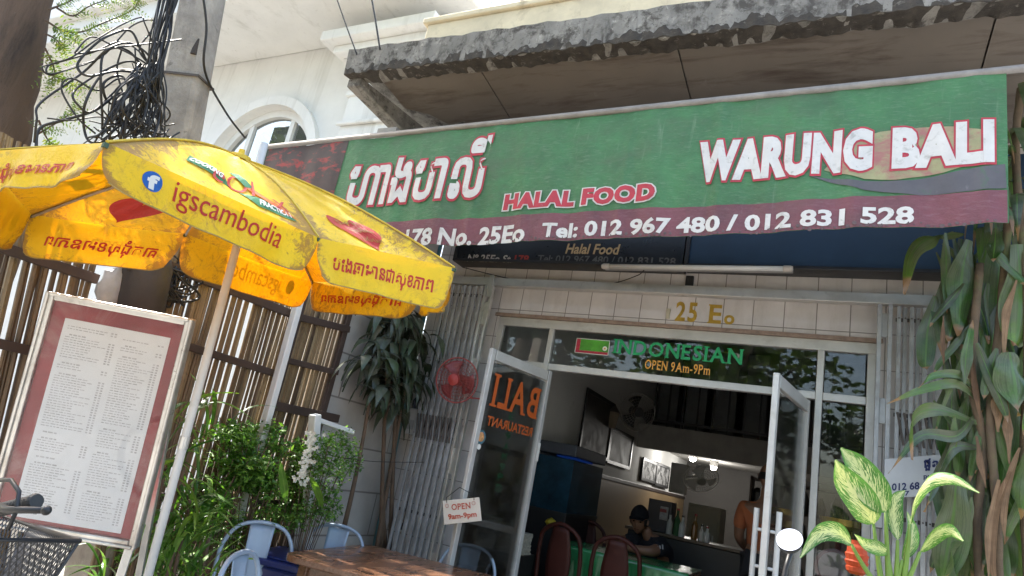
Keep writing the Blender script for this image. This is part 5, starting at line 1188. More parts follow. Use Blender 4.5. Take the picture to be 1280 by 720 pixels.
for k, (px, h_) in enumerate(((836, .2), (845, .26), (852, .2), (868, .24), (877, .15), (884, .14))):
    q = onY(px, 665, 7.4); t = thing('bottle', BL[k], 'bottle', (q.x, 7.4, 1.09), group='bottles on the indoor counter'); mt_ = M_btl[[0, 1, 2, 3, 0, 2][k]]
    m = MB(); m.lathe((q.x, 7.4, 1.09), (0, 0, 1), [(.03, 0), (.033, .01), (.033, h_*.6), (.013, h_*.8), (.013, h_)], 12); build(m, 'body', mt_, t)
    m = MB(); m.lathe((q.x, 7.4, 1.09+h_), (0, 0, 1), [(.015, 0), (.015, .02)], 10); build(m, 'cap', M_redp if k % 2 else M_dark, t)
q = onY(829, 640, 7.5); bxs = thing('menu_stand', 'dark box with a red and white card on the counter', 'box', (q.x, 7.5, 1.09))
m = MB(); m.box((q.x-.16, 7.45, 1.09), (q.x+.1, 7.7, 1.42)); build(m, 'case', M('dark blue case', (.02, .02, .03), .4), bxs, bevel=.006)
m = MB(); m.box((q.x-.02, 7.43, 1.22), (q.x+.07, 7.449, 1.36)); build(m, 'card', M('pale card', (.3, .28, .28), .5, .5, 20), bxs)
m = MB(); m.box((q.x-.02, 7.425, 1.30), (q.x+.05, 7.4295, 1.335)); build(m, 'card_stripe', M('red card', (.25, .03, .03), .5), bxs)
rk = thing('dish_rack', 'dark shelf rack crowded with pans beside the back wall', 'shelf', (-.9, 11, FL))
m = MB()
for z in (.5, 1.1, 1.6, 2.0): m.box((-1.1, 10.8, z), (.9, 11.2, z+.03))
for x_ in (-1.1, .87): m.box((x_, 10.8, FL), (x_+.03, 11.2, 2.05))
build(m, 'shelves', M_rust, rk)
m = MB()
for z in (.53, 1.13, 1.63):
    for k in range(9): m.lathe((-1+k*.22, 11, z), (0, 0, 1), [(.07, 0), (.09, inn.uniform(.05, .25)), (.03, inn.uniform(.26, .35))], 10)
build(m, 'pans', M('dull pans', (.12, .12, .12), .4, .5, 3, metal=.5), rk)

# ------------------------------------------------------------------ people
def body(name, joints, bones, mat, parent, sub=2):
    idx = {k: i for i, k in enumerate(joints)}; iv = wm(parent).inverted()
    me = bpy.data.meshes.new(name); me.from_pydata([tuple(iv @ V(v[0])) for v in joints.values()], [(idx[a], idx[b]) for a, b in bones], []); me.materials.append(mat)
    o = bpy.data.objects.new(name, me); sc.collection.objects.link(o); o.parent = parent
    md = o.modifiers.new('Skin', 'SKIN'); md.use_smooth_shade = True; md.branch_smoothing = .4
    for i, v in enumerate(joints.values()):
        r = v[1]; me.skin_vertices[0].data[i].radius = (r if not hasattr(r, '__len__') else r[0], r if not hasattr(r, '__len__') else r[1]); me.skin_vertices[0].data[i].use_root = (i == 0)
    s_ = o.modifiers.new('Subdivision', 'SUBSURF'); s_.levels = sub; s_.render_levels = sub; return o
M_skin = M('brown skin', (.24, .125, .075), .5, .1, 12); M_hair = M('black hair', (.012, .011, .01), .5, .2, 40); M_capc = M('black cap cloth', (.012, .012, .014), .95, .3, 20, .2, 90, spec=.15); M_navy = M('black tee shirt cloth', (.014, .016, .024), .9, .2, 12, .2, 90); M_ors = M('rust orange shirt cloth', (.40, .125, .05), .9, .12, 6, .2, 80); M_trs = M('dark trousers cloth', (.03, .03, .035), .9, .2, 8)
def head(parent, c, fdir, tilt, hat):
    """a head of egg-shaped rings with brow, nose, mouth and chin, turned towards fdir"""
    f = V((fdir[0], fdir[1], 0)).normalized(); s_ = V((-f.y, f.x, 0)); R_ = Matrix.Rotation(tilt, 3, s_); f2 = R_ @ f; u2 = R_ @ V((0, 0, 1)); c = V(c)
    def P_(a, b, d): return c+f2*a+s_*b+u2*d
    m = MB(); nu, nv = 28, 22
    def fn(u, v):
        a = 2*PI*u; z = math.cos(PI*v); r = math.sin(PI*v); k = 1-.24*max(0, -z)**1.2; x_ = .098*r*math.cos(a); y_ = .076*r*math.sin(a)*k; zz = .118*z
        fr_ = max(0, math.cos(a))
        if fr_ > .0:
            x_ = x_*(1-.05*fr_)
            x_ += .026*math.exp(-((y_/.013)**2))*math.exp(-((zz+.018)/.022)**2)*(fr_ > .6)      # nose
            x_ -= .012*math.exp(-(((abs(y_)-.032)/.016)**2))*math.exp(-((zz-.012)/.012)**2)       # eye sockets
            x_ += .006*math.exp(-((zz-.032)/.01)**2)*fr_                                          # brow
            x_ += .007*math.exp(-((y_/.026)**2))*math.exp(-((zz+.056)/.012)**2)                  # lips
            x_ += .010*math.exp(-((y_/.022)**2))*math.exp(-((zz+.095)/.018)**2)                  # chin
        return P_(x_, y_, zz)
    m.grid(lambda u, v: fn(u, min(.999, max(.001, v))), nu, nv); m.f = [f_[::-1] for f_ in m.f]
    hd_ = build(m, 'head', M_skin, parent, smooth=True)
    m = MB()
    for sg in (-1, 1): m.blob(P_(-.005, sg*.077, -.005), (.018, .012, .03), 8, 6)
    build(m, 'ears', M_skin, hd_, smooth=True)
    m = MB()
    for sg in (-1, 1): m.blob(P_(.079, sg*.031, .011), (.011, .013, .008), 8, 6)
    build(m, 'eyes', M('dark eyes', (.02, .015, .012), .2), hd_, smooth=True)
    m = MB()
    for sg in (-1, 1): m.tube([P_(.090, sg*.018, .030), P_(.090, sg*.034, .035), P_(.078, sg*.052, .030)], .0045, 6)
    build(m, 'eyebrows', M_hair, hd_)
    m = MB(); m.tube([P_(.088, -.022, -.057), P_(.098, 0, -.055), P_(.088, .022, -.057)], .0035, 6); build(m, 'mouth', M('dark lips', (.14, .05, .04), .5), hd_)
    m = MB()
    def cap(u, v):
        a = 2*PI*u; b = v*PI*.5; r = math.sin(b); lift = .03*(1-max(-.2, math.cos(a))) if not hat else .004
        return P_(.108*r*math.cos(a)-.006, .087*r*math.sin(a), .104*math.cos(b)+(.045 if hat else .018)-lift*r*1.6)
    m.grid(cap, 28, 9); build(m, 'cap' if hat else 'hair', M_capc if hat else M_hair, hd_, smooth=True)
    if hat:
        m = MB(); m.grid(lambda u, v: P_(.092+.055*v*math.cos((u-.5)*1.2), (u-.5)*.15*(1-.15*v), .056-.012*v-.03*(u-.5)**2), 10, 5); build(m, 'cap_brim', M_capc, hd_, smooth=True, solid=.004)
        m = MB()
        def sid(u, v): a = .9+u*(2*PI-1.8); return P_(.100*math.cos(a)-.004, .080*math.sin(a), .03-.06*v)
        m.grid(sid, 20, 4); build(m, 'short_hair', M_hair, hd_, smooth=True)
    return hd_
def hand(parent, wrist, d, up, side, curl=.5):
    w_, d, u = V(wrist), V(d).normalized(), V(up).normalized(); s_ = d.cross(u).normalized()*side; u = s_.cross(d)*side
    m = MB(); m.hexa([w_-s_*.026-u*.013, w_+s_*.026-u*.013, w_+s_*.026+u*.013, w_-s_*.026+u*.013, w_+d*.085-s_*.04-u*.012, w_+d*.085+s_*.04-u*.012, w_+d*.085+s_*.04+u*.010, w_+d*.085-s_*.04+u*.010])
    for k, L in enumerate((.062, .075, .080, .070)):
        b = w_+d*.083+s_*(.030-.0205*k); e1 = b+d*L*.45-u*(curl*.012); e2 = e1+d*L*.32-u*(curl*.024); e3 = e2+d*L*.18-u*(curl*.024); m.tube([b-d*.01, e1, e2, e3], [.0095, .009, .008, .006], 7)
    b = w_+d*.03+s_*.03; m.tube([b-s_*.008, b+s_*.022+d*.022-u*.006, b+s_*.026+d*.055-u*.014], [.012, .0105, .008], 7)
    return build(m, 'hand', M_skin, parent, smooth=True)
# seated man in black tee and cap, leaning on the table, looking down to his left
hc = onY(799, 651, 6.42)
man = thing('person', 'seated man in black cap and black tee leaning on the green table', 'person', (hc.x+.15, 6.72, FL))
fx, fy = -.62, -.78
S = lambda a, b, z: V((hc.x+.05, 6.50, 0))+V((fx, fy, 0))*a+V((-fy, fx, 0))*b+V((0, 0, z))     # a forward, b to his left... z up
nk = S(-.03, 0, hc.z-.13)
J = {'pelvis': (S(-.30, 0, .66), (.15, .13)), 'waist': (S(-.24, 0, .80), (.15, .115)), 'chest': (S(-.13, 0, .96), (.165, .12)), 'neck0': (S(-.06, 0, 1.065), (.075, .07)), 'neck': (nk, .052), 'skull': (S(.0, 0, hc.z-.03), .06),
 'shL': (S(-.10, -.19, 1.01), .072), 'elL': (S(.10, -.30, .955), .05), 'wrL': (S(.26, -.12, .945), .032), 'shR': (S(-.10, .19, 1.01), .072), 'elR': (S(.12, .27, .955), .05), 'wrR': (S(.27, .08, .945), .032),
 'hipL': (S(-.28, -.10, .63), .095), 'knL': (S(.12, -.13, .62), .062), 'anL': (S(.10, -.13, FL+.10), .042), 'toL': (S(.26, -.14, FL+.045), .036), 'hipR': (S(-.28, .10, .63), .095), 'knR': (S(.12, .13, .62), .062), 'anR': (S(.10, .13, FL+.10), .042), 'toR': (S(.26, .14, FL+.045), .036)}
BN_ = [('pelvis', 'waist'), ('waist', 'chest'), ('chest', 'neck0'), ('neck0', 'neck'), ('neck', 'skull'), ('chest', 'shL'), ('shL', 'elL'), ('elL', 'wrL'), ('chest', 'shR'), ('shR', 'elR'), ('elR', 'wrR'), ('pelvis', 'hipL'), ('hipL', 'knL'), ('knL', 'anL'), ('anL', 'toL'), ('pelvis', 'hipR'), ('hipR', 'knR'), ('knR', 'anR'), ('anR', 'toR')]
body('body', J, BN_, M_skin, man)
G = lambda k, e=.014: (J[k][0], tuple(q+e for q in J[k][1]) if hasattr(J[k][1], '__len__') else J[k][1]+e)
shj = {'pelvis': G('pelvis'), 'waist': G('waist'), 'chest': G('chest', .016), 'neck0': (J['neck0'][0]+V((0, 0, -.01)), (.082, .078)), 'shL': G('shL'), 'slL': (J['shL'][0].lerp(J['elL'][0], .72), .068), 'shR': G('shR'), 'slR': (J['shR'][0].lerp(J['elR'][0], .72), .068)}
shirt = body('shirt', shj, [('pelvis', 'waist'), ('waist', 'chest'), ('chest', 'neck0'), ('chest', 'shL'), ('shL', 'slL'), ('chest', 'shR'), ('shR', 'slR')], M_navy, man)
tj = {'pelvis': (J['pelvis'][0]+V((0, 0, -.02)), (.158, .14))}; 
for s_ in 'LR': tj['hip'+s_] = G('hip'+s_); tj['kn'+s_] = G('kn'+s_); tj['an'+s_] = (J['an'+s_][0]+V((0, 0, .02)), .058)
body('trousers', tj, [('pelvis', 'hipL'), ('hipL', 'knL'), ('knL', 'anL'), ('pelvis', 'hipR'), ('hipR', 'knR'), ('knR', 'anR')], M_trs, man)
head(man, hc, (.02, -1), .22, True)
hand(man, J['wrL'][0], V((-.95, .0, -.05)), (0, 0, 1), 1); hand(man, J['wrR'][0], V((-.8, -.5, -.05)), (0, 0, 1), -1)
q = onY(830, 670, 6.2); m = MB()          # three slanted white bars printed on the sleeve
e = J['shR'][0].lerp(J['elR'][0], .35); 
cm_ = (CAM-e).normalized(); rx = cm_.cross(V((0, 0, 1))).normalized(); rx = -rx if rx.x < 0 else rx
for k in range(3):
    b = e+cm_*.094+rx*(.022*k-.025)+V((0, 0, .0)); m.hexa([b, b+rx*.012, b+rx*.012+cm_*.003, b+cm_*.003, b+V((0, 0, .015+.012*k))-rx*.008, b+V((0, 0, .015+.012*k))+rx*.004, b+V((0, 0, .015+.012*k))+rx*.004+cm_*.003, b+V((0, 0, .015+.012*k))-rx*.008+cm_*.003])
build(m, 'sleeve_print', M('grey white print', (.4, .4, .42), .8), shirt)
# man in an orange shirt seen from behind, half hidden by the right door leaf
oc2 = onY(952, 640, 6.6); X0 = oc2.x+.03
sman = thing('person', 'standing person in rust orange shirt half hidden by the right door leaf', 'person', (X0, 6.6, FL))
S2 = lambda a, b, z: V((X0+b, 6.6+a, FL+z))
J = {'pelvis': (S2(0, 0, .93), (.15, .11)), 'waist': (S2(0, 0, 1.08), (.14, .10)), 'chest': (S2(.01, 0, 1.28), (.165, .11)), 'neck0': (S2(0, 0, 1.43), (.075, .065)), 'neck': (S2(0, 0, 1.50), .052), 'skull': (S2(.01, 0, 1.60), .06),
 'shL': (S2(0, -.19, 1.37), .068), 'elL': (S2(.06, -.22, 1.08), .046), 'wrL': (S2(.24, -.16, .98), .032), 'shR': (S2(0, .19, 1.37), .068), 'elR': (S2(.06, .23, 1.08), .046), 'wrR': (S2(.24, .16, .98), .032),
 'hipL': (S2(0, -.10, .88), .098), 'knL': (S2(.02, -.10, .48), .062), 'anL': (S2(0, -.10, .09), .042), 'toL': (S2(.15, -.11, .04), .036), 'hipR': (S2(0, .10, .88), .098), 'knR': (S2(.02, .10, .48), .062), 'anR': (S2(0, .10, .09), .042), 'toR': (S2(.15, .11, .04), .036)}
body('body', J, BN_, M_skin, sman)
shj = {'pelvis': G('pelvis'), 'waist': G('waist', .02), 'chest': G('chest', .018), 'neck0': (J['neck0'][0]+V((0, 0, -.01)), (.082, .074)), 'shL': G('shL'), 'slL': (J['shL'][0].lerp(J['elL'][0], .8), .064), 'shR': G('shR'), 'slR': (J['shR'][0].lerp(J['elR'][0], .8), .064)}
body('shirt', shj, [('pelvis', 'waist'), ('waist', 'chest'), ('chest', 'neck0'), ('chest', 'shL'), ('shL', 'slL'), ('chest', 'shR'), ('shR', 'slR')], M_ors, sman)
tj = {'pelvis': (J['pelvis'][0]+V((0, 0, -.06)), (.158, .118))}
for s_ in 'LR': tj['hip'+s_] = G('hip'+s_); tj['kn'+s_] = G('kn'+s_); tj['an'+s_] = (J['an'+s_][0]+V((0, 0, .02)), .058)
body('trousers', tj, [('pelvis', 'hipL'), ('hipL', 'knL'), ('knL', 'anL'), ('pelvis', 'hipR'), ('hipR', 'knR'), ('knR', 'anR')], M_trs, sman)
head(sman, S2(.03, 0, 1.66), (.2, 1), .05, False)
hand(sman, J['wrL'][0], V((.1, .95, -.2)), (0, 0, 1), 1); hand(sman, J['wrR'][0], V((-.1, .95, -.2)), (0, 0, 1), -1)

# ------------------------------------------------------------------ right side: window goods, sign, plants
M_goldl = M('gilded tray', (.55, .36, .08), .3, .3, 20, metal=.7)
q = onY(1052, 657, 5.1); ts = thing('window_shelf', 'shelf of goods behind the right window pane', 'shelf', (q.x, 5.2, FL))
m = MB(); m.box((-.1, 5.03, q.z-.10), (.6, 5.35, q.z-.08)); m.box((-.1, 5.03, q.z-.42), (.6, 5.35, q.z-.40)); m.box((.57, 5.03, FL), (.6, 5.35, q.z-.42)); build(m, 'boards', M('dark shelf wood', (.06, .04, .03), .5), ts)
gtray = MB(); gtray.lathe((q.x+.02, 5.19, q.z-.08), (0, 0, 1), [(.06, 0), (.05, .05), (.15, .08), (.16, .12), (.15, .12), (.1, .09)], 24); tag(build(gtray, 'golden_tray', M_goldl), 'golden pedestal tray on the shelf behind the right pane', 'tray')
q = onY(1043, 706, 5.1); m = MB(); m.lathe((q.x, 5.12, q.z-.02), (0, -1, 0), [(.12, 0), (.12, .03), (.10, .035)], 24); dk = build(m, 'wall_clock', M('maroon clock rim', (.12, .03, .03), .3)); tag(dk, 'round maroon clock low behind the right pane', 'clock')
m = MB(); m.lathe((q.x, 5.12-.0355, q.z-.02), (0, -1, 0), [(.098, 0), (.098, .002)], 24); build(m, 'dial', M('grey dial', (.25, .2, .2), .4), dk)
# hand-painted white sign wired to the right gate
wsn = [onY(1106, 574, 4.52), onY(1226, 563, 4.52), onY(1228, 616, 4.52), onY(1108, 623, 4.52)]
wz0 = (wsn[2].z+wsn[3].z)/2; wz1 = (wsn[0].z+wsn[1].z)/2
wsg = thing('plate_sign', 'white oval ended sign with blue phone numbers wired to the right gate', 'sign', tuple(sum(wsn, V())/4))
wx0, wx1 = wsn[0].x, wsn[1].x+.02
F_ws = lambda u, v, off=0: V((wx0+(wx1-wx0)*u, 4.52-off, wsn[3].z+(wsn[2].z-wsn[3].z)*u+((wsn[0].z-wsn[3].z)*(1-u)+(wsn[1].z-wsn[2].z)*u)*v))
pl = [(0, 0), (0, 1), (.75, 1)]+[(.75+.25*math.sin(PI*k/12), .5+.5*math.cos(PI*k/12)) for k in range(1, 12)]+[(.75, 0)]
m = MB(); m.prism([F_ws(a, b, 0) for a, b in pl], (0, .012, 0)); build(m, 'plate', M('white enamel sign', (.58, .60, .62), .35, .08, 6), wsg)
M_nvy = M('navy paint', (.015, .025, .12), .5, .2, 30)
text('lettering', M_nvy, wsg, 'ជួសជុល', F_ws, (.40, .62, .78, .93), .003, .035); text('lettering', M_nvy, wsg, 'pure for', F_ws, (.40, .40, .68, .55), .003, .02); text('lettering', M_nvy, wsg, '012 68', F_ws, (.08, .17, .36, .36), .003, .025); text('lettering', M_nvy, wsg, '405', F_ws, (.82, .30, .97, .48), .003, .025); text('lettering', M_nvy, wsg, '017', F_ws, (.12, -.02+.05, .26, .15), .003, .025); text('lettering', M_nvy, wsg, '333 / 0', F_ws, (.44, .06, .76, .24), .003, .025); text('lettering', M_nvy, wsg, '73', F_ws, (.86, .14, .95, .28), .003, .025)

rr_ = random.Random(77)
L_corn = leaf_mat('broad dusty leaf', [(.014, .045, .010), (.028, .085, .015), (.05, .13, .02), (.11, .20, .03)], mid=(.10, .19, .05), tip=(.27, .16, .085), transl=.28, rough=.32, dust=((.16, .155, .12), .6))
M_dry = leaf_mat('dry brown leaf', [(.22, .13, .07), (.30, .19, .11), (.16, .09, .05)], transl=.25, rough=.8)
cp = thing('corn_plant', 'tall dracaena with broad dusty hanging leaves at the right edge', 'plant', (.70, 3.15, 0))
PY = 3.95
st = MB()
for pts in ([(1250, 790), (1246, 640), (1238, 520), (1250, 400), (1262, 260)], [(1228, 790), (1222, 650), (1230, 560), (1215, 470), (1225, 330)], [(1290, 790), (1280, 600), (1285, 400), (1270, 200), (1276, 110)]):
    P_ = spline([onY(a, b, PY+rr_.uniform(-.03, .05)) for a, b in pts], 7); P_[0].z = 0; st.tube(P_, [.019*(1+.1*(i % 2)) for i in range(len(P_))], 9)
build(st, 'stems', M('ringed brown stem', (.13, .09, .055), .85, .35, 7, .4, 30, dirt=[((.11, .15, .05), 3, .5, .7)]), cp, smooth=True)
m = MB(); md_ = MB()
def hang(mb, pts, Y0, wd, Y1=None, side=None, fold=.22):
    n_ = len(pts); P_ = spline([onY(a, b, Y0+((Y1 or Y0)-Y0)*k/(n_-1)) for k, (a, b) in enumerate(pts)], 7)
    mb.leaf(P_, wd*rr_.uniform(.66, .9), side or V((1, rr_.uniform(-.6, .6), 0)), fold*rr_.uniform(.8, 2.2), prof=lambda t: max(.02, (.30+1.75*t if t < .4 else 1-((t-.4)/.6)**1.8)), wav=.10)
S_ = .0052
for pts, w_ in (([(1244, 276), (1250, 330), (1246, 398), (1240, 440)], 56), ([(1272, 305), (1276, 360), (1272, 420), (1268, 432)], 46), ([(1245, 285), (1243, 310), (1241, 327)], 22), ([(1212, 300), (1203, 340), (1200, 385), (1198, 420)], 34), ([(1184, 340), (1180, 385), (1178, 400), (1180, 450)], 26),
   ([(1170, 370), (1160, 410), (1157, 450), (1158, 462)], 28), ([(1205, 292), (1165, 296), (1140, 318), (1130, 368)], 30), ([(1215, 400), (1218, 450), (1222, 500), (1224, 520)], 26), ([(1262, 440), (1268, 470), (1274, 520)], 40), ([(1280, 470), (1280, 500), (1276, 530)], 30), ([(1250, 470), (1248, 500), (1242, 526)], 34),
   ([(1195, 600), (1192, 640), (1182, 700), (1176, 740)], 40), ([(1235, 560), (1232, 620), (1228, 680), (1222, 740)], 46), ([(1258, 450), (1262, 520), (1256, 580), (1250, 620)], 30), ([(1290, 560), (1284, 600), (1276, 650)], 34), ([(1262, 560), (1270, 600), (1278, 640)], 22), ([(1205, 480), (1208, 440), (1216, 400)], 14)):
    hang(m, pts, PY+rr_.uniform(-.12, .14), w_*S_)
for pts, w_ in (([(1225, 505), (1195, 480), (1150, 488), (1108, 505)], 14), ([(1222, 500), (1200, 470), (1165, 470), (1148, 485)], 12), ([(1218, 520), (1195, 545), (1150, 545), (1110, 592)], 16), ([(1225, 560), (1190, 560), (1170, 600), (1155, 640)], 16), ([(1225, 530), (1170, 512), (1140, 525), (1140, 575)], 20), ([(1200, 690), (1188, 700), (1178, 730)], 40)):
    hang(m, pts, PY, w_*S_, PY-.3, V((.2, .2, 1)))
for _ in range(70):       # thin dark blades between them
    px = rr_.uniform(1180, 1300); py = rr_.uniform(280, 640); L = rr_.uniform(50, 120); b = rr_.uniform(-30, 30)
    hang(m, [(px+b*.6, py), (px, py+L*.3), (px-b, py+L*.75), (px-b*1.4, py+L)], PY+rr_.uniform(-.1, .4), rr_.uniform(7, 15)*S_)
for _ in range(95):       # darker leaves hanging deeper inside
    px = rr_.uniform(1190, 1300); py = rr_.uniform(290, 660); L = rr_.uniform(60, 150); b = rr_.uniform(-14, 14)
    hang(m, [(px+b*.6, py), (px-4, py+L*.35), (px-b, py+L*.75), (px-b*1.4, py+L)], PY+rr_.uniform(.05, .4), rr_.uniform(12, 32)*S_)
for _ in range(46):       # crown tuft above, half behind the banner edge
    b = onY(rr_.uniform(1225, 1300), rr_.uniform(120, 330), PY+rr_.uniform(.0, .35)); a = rr_.uniform(0, 2*PI); o = V((math.cos(a), math.sin(a), 0)); L = rr_.uniform(.3, .5); h_ = rr_.uniform(.08, .2)
    m.leaf(bez([b, b+o*h_+V((0, 0, .12)), b+o*(h_*1.6)+V((0, 0, -.2*L)), b+o*(h_*1.7)+V((0, 0, -L))], 9), rr_.uniform(.05, .10), V((-o.y, o.x, 0)), .2, wav=.05)
build(m, 'leaves', L_corn, cp, smooth=True)
for pts, w_ in (([(1260, 470), (1255, 510), (1248, 540)], 16), ([(1213, 430), (1222, 480), (1228, 540)], 10), ([(1265, 590), (1250, 640), (1245, 700), (1248, 740)], 13), ([(1276, 560), (1262, 620), (1256, 680)], 11), ([(1250, 600), (1240, 660), (1236, 740)], 9), ([(1205, 660), (1196, 690), (1190, 720)], 14), ([(1180, 395), (1181, 430), (1180, 456)], 7), ([(1222, 545), (1230, 580), (1233, 610)], 10), ([(1260, 500), (1265, 540), (1262, 580)], 12), ([(1272, 350), (1262, 400), (1256, 450)], 10)):
    hang(md_, pts, PY-.06, w_*S_, None, V((1, .8, 0)), .6)
build(md_, 'dry_leaves', M_dry, cp, smooth=True)
# dumb cane with cream variegated leaves
L_dief = leaf_mat('variegated leaf', [(.05, .16, .02), (.07, .21, .03), (.10, .26, .04)], transl=.32, rough=.45, variegate=(.55, .58, .30))
M_petiole = M('pale green stalk', (.20, .33, .06), .45, .15, 9, transl=.2)
df = thing('dumb_cane', 'sunlit variegated green and cream potted plant in front of the right pane', 'plant', (.22, 2.55, 0))
DY = 2.5; m = MB(); st = MB(); root = onY(1118, 740, DY)
def dleaf(base, pts, w_, Y1, side=None, fold=.25):
    n_ = len(pts); P_ = spline([onY(a, b, DY+(Y1-DY)*k/(n_-1)) for k, (a, b) in enumerate(pts)], 8)
    m.leaf(P_, w_*.0021, side or RT, fold, prof=lambda t: max(.03, math.sin(PI*min(.985, t**.75))**.8), wav=.02)
    st.tube(bez([onY(base, 745, DY), onY((base+pts[0][0])/2, (745+pts[0][1])/2+10, DY), P_[0]], 8), [.011-.0008*i for i in range(9)], 8)
dleaf(1112, [(1107, 640), (1090, 615), (1072, 585), (1051, 560)], 56, DY-.05)
dleaf(1105, [(1092, 655), (1078, 630), (1056, 600), (1044, 575)], 50, DY-.12)
dleaf(1120, [(1122, 675), (1117, 650), (1120, 625), (1131, 613)], 26, DY+.05)
dleaf(1127, [(1138, 655), (1143, 625), (1160, 600), (1190, 598), (1224, 616)], 26, DY-.15, V((.2, .3, 1)), .5)
dleaf(1108, [(1064, 680), (1046, 666), (1022, 668), (1000, 697)], 30, DY-.2, V((0, .4, 1)), .35)
dleaf(1118, [(1110, 690), (1095, 685), (1080, 680), (1068, 668)], 22, DY-.1, V((.2, .3, 1)), .4)
dleaf(1122, [(1150, 690), (1168, 668), (1185, 662), (1204, 676)], 24, DY-.1, V((0, .3, 1)), .4)
dleaf(1114, [(1128, 700), (1138, 680), (1140, 660), (1134, 640)], 20, DY+.06)
build(m, 'leaves', L_dief, df, smooth=True); build(st, 'stalks', M_petiole, df, smooth=True)
m = MB(); m.lathe((root.x, DY, 0), (0, 0, 1), [(.15, 0), (.19, .4), (.21, .41), (.21, .47), (.19, .47), (.18, .42)], 24); build(m, 'pot', M('glazed brown pot', (.12, .06, .04), .3, .2, 6), df)
m = MB(); m.lathe((root.x, DY, .42), (0, 0, 1), [(.178, 0), (.17, .01)], 20); build(m, 'soil', M('soil', (.05, .035, .025), 1), df)
st2 = MB(); st2.tube([(root.x, DY, .42), (root.x+.02, DY, .8), onY(1118, 745, DY)], [.03, .026, .03], 10); build(st2, 'main_stem', M_petiole, df, smooth=True)
# low green plant and orange lantern behind it
q = onY(1071, 695, 2.9); lt = thing('paper_lantern', 'small orange paper lantern on a thin stake behind the dumb cane', 'lantern', tuple(q))
m = MB(); m.lathe((q.x, 2.9, q.z-.09), (0, 0, 1), [(.022, .025), (.034, .035), (.037, .05), (.033, .052), (.041, .07), (.036, .075), (.041, .095), (.035, .1), (.033, .12), (.02, .13), (.02, .145)], 14); build(m, 'shade', M('orange paper', (.48, .07, .02), .6, .2, 9, transl=.3), lt)
m = MB(); m.tube([V((q.x, 2.9, q.z-.06)), V((q.x, 2.9, 0))], .005, 5); build(m, 'stake', M_stem, lt)
q = onY(1075, 715, 2.8); lp = thing('fern_plant', 'low dark green lobed leaf plant under the orange lantern', 'plant', (q.x, 2.8, 0)); m = MB()
for k in range(34):
    a = rr_.uniform(0, 2*PI); strap(m, V((q.x+rr_.gauss(0, .04), 2.8+rr_.gauss(0, .05), q.z-.16)), a, rr_.uniform(.12, .24), .05, rr_.uniform(.6, 1.1), rr_.uniform(.4, 1), rr_)
build(m, 'leaves', L_small, lp, smooth=True)
m = MB(); m.tube([(q.x, 2.8, 0), (q.x, 2.8, q.z-.1)], .015, 6); build(m, 'stem', M_stem, lp)
# ------------------------------------------------------------------ motor scooter (mirror in view) and the bicycle at the left
q = onY(987, 675, 1.75); q.y = 1.75
ms = thing('motor_scooter', 'motor scooter mirror catching the sky beside the right door', 'scooter', (q.x+.1, 1.6, 0))
mn = (CAM-q).normalized()*.5+V((-.15, -.35, .95)).normalized()*.6; mn.normalize(); x_ = RT-mn*RT.dot(mn); x_.normalize(); y_ = mn.cross(x_); y_ = -y_ if y_.z < 0 else y_
def oval(c, a, b, h, n=28): return [c+mn*h+x_*(a*math.cos(2*PI*k/n)+.12*a*math.sin(2*PI*k/n))+y_*(b*math.sin(2*PI*k/n)) for k in range(n)]
mm = MB(); A_ = oval(q, .031, .031, 0); B2 = oval(q, .028, .028, -.012); C2 = oval(q, .02, .02, -.022); n = 28
mm.v = A_+B2+C2; mm.f = [(i, (i+1) % n, n+(i+1) % n, n+i) for i in range(n)]+[(n+i, n+(i+1) % n, 2*n+(i+1) % n, 2*n+i) for i in range(n)]+[tuple(range(2*n, 3*n)), tuple(range(n-1, -1, -1))]
mo = build(mm, 'mirror_shell', M_dark, ms)
mm = MB(); mm.v = oval(q, .030, .030, .002); mm.f = [tuple(range(n))]; build(mm, 'mirror_glass', M('mirror silver', (.92, .92, .92), .03, 0, metal=1), mo)
hb = V((q.x+.02, 1.70, .98))
mm = MB(); mm.tube(bez([q-mn*.04, q+V((-.02, .0, -.12)), q+V((-.02, 0, -.25)), hb+V((0, 0, .0))], 8), .006, 8); build(mm, 'mirror_stem', M_dark, ms, smooth=True)
mm = MB(); mm.tube([hb+V((-.15, .02, -.03)), hb, hb+V((.2, -.02, .03)), hb+V((.42, 0, 0)), hb+V((.55, .02, -.03))], .013, 8); build(mm, 'handlebar', M_dark, ms, smooth=True)
M_scoot = M('black scooter paint', (.02, .02, .025), .2, .1, 5, coat=.6)
mm = MB(); mm.hexa([(hb.x+.08, 1.25, .30), (hb.x+.32, 1.25, .30), (hb.x+.36, 1.45, .30), (hb.x+.04, 1.45, .30), (hb.x+.08, 1.58, .93), (hb.x+.32, 1.58, .93), (hb.x+.30, 1.68, .93), (hb.x+.10, 1.68, .93)]); build(mm, 'front_shield', M_scoot, ms, bevel=.03)
mm = MB(); mm.hexa([(hb.x+.05, .35, .55), (hb.x+.35, .35, .55), (hb.x+.33, 1.1, .5), (hb.x+.07, 1.1, .5), (hb.x+.09, .3, .76), (hb.x+.31, .3, .76), (hb.x+.31, 1.1, .74), (hb.x+.09, 1.1, .74)]); build(mm, 'seat', M_dark, ms, bevel=.04)
mm = MB(); mm.hexa([(hb.x+.1, .3, .28), (hb.x+.3, .3, .28), (hb.x+.3, 1.4, .26), (hb.x+.1, 1.4, .26), (hb.x+.06, .3, .56), (hb.x+.34, .3, .56), (hb.x+.3, 1.0, .52), (hb.x+.1, 1.4, .34)]); build(mm, 'body', M_scoot, ms, bevel=.03)
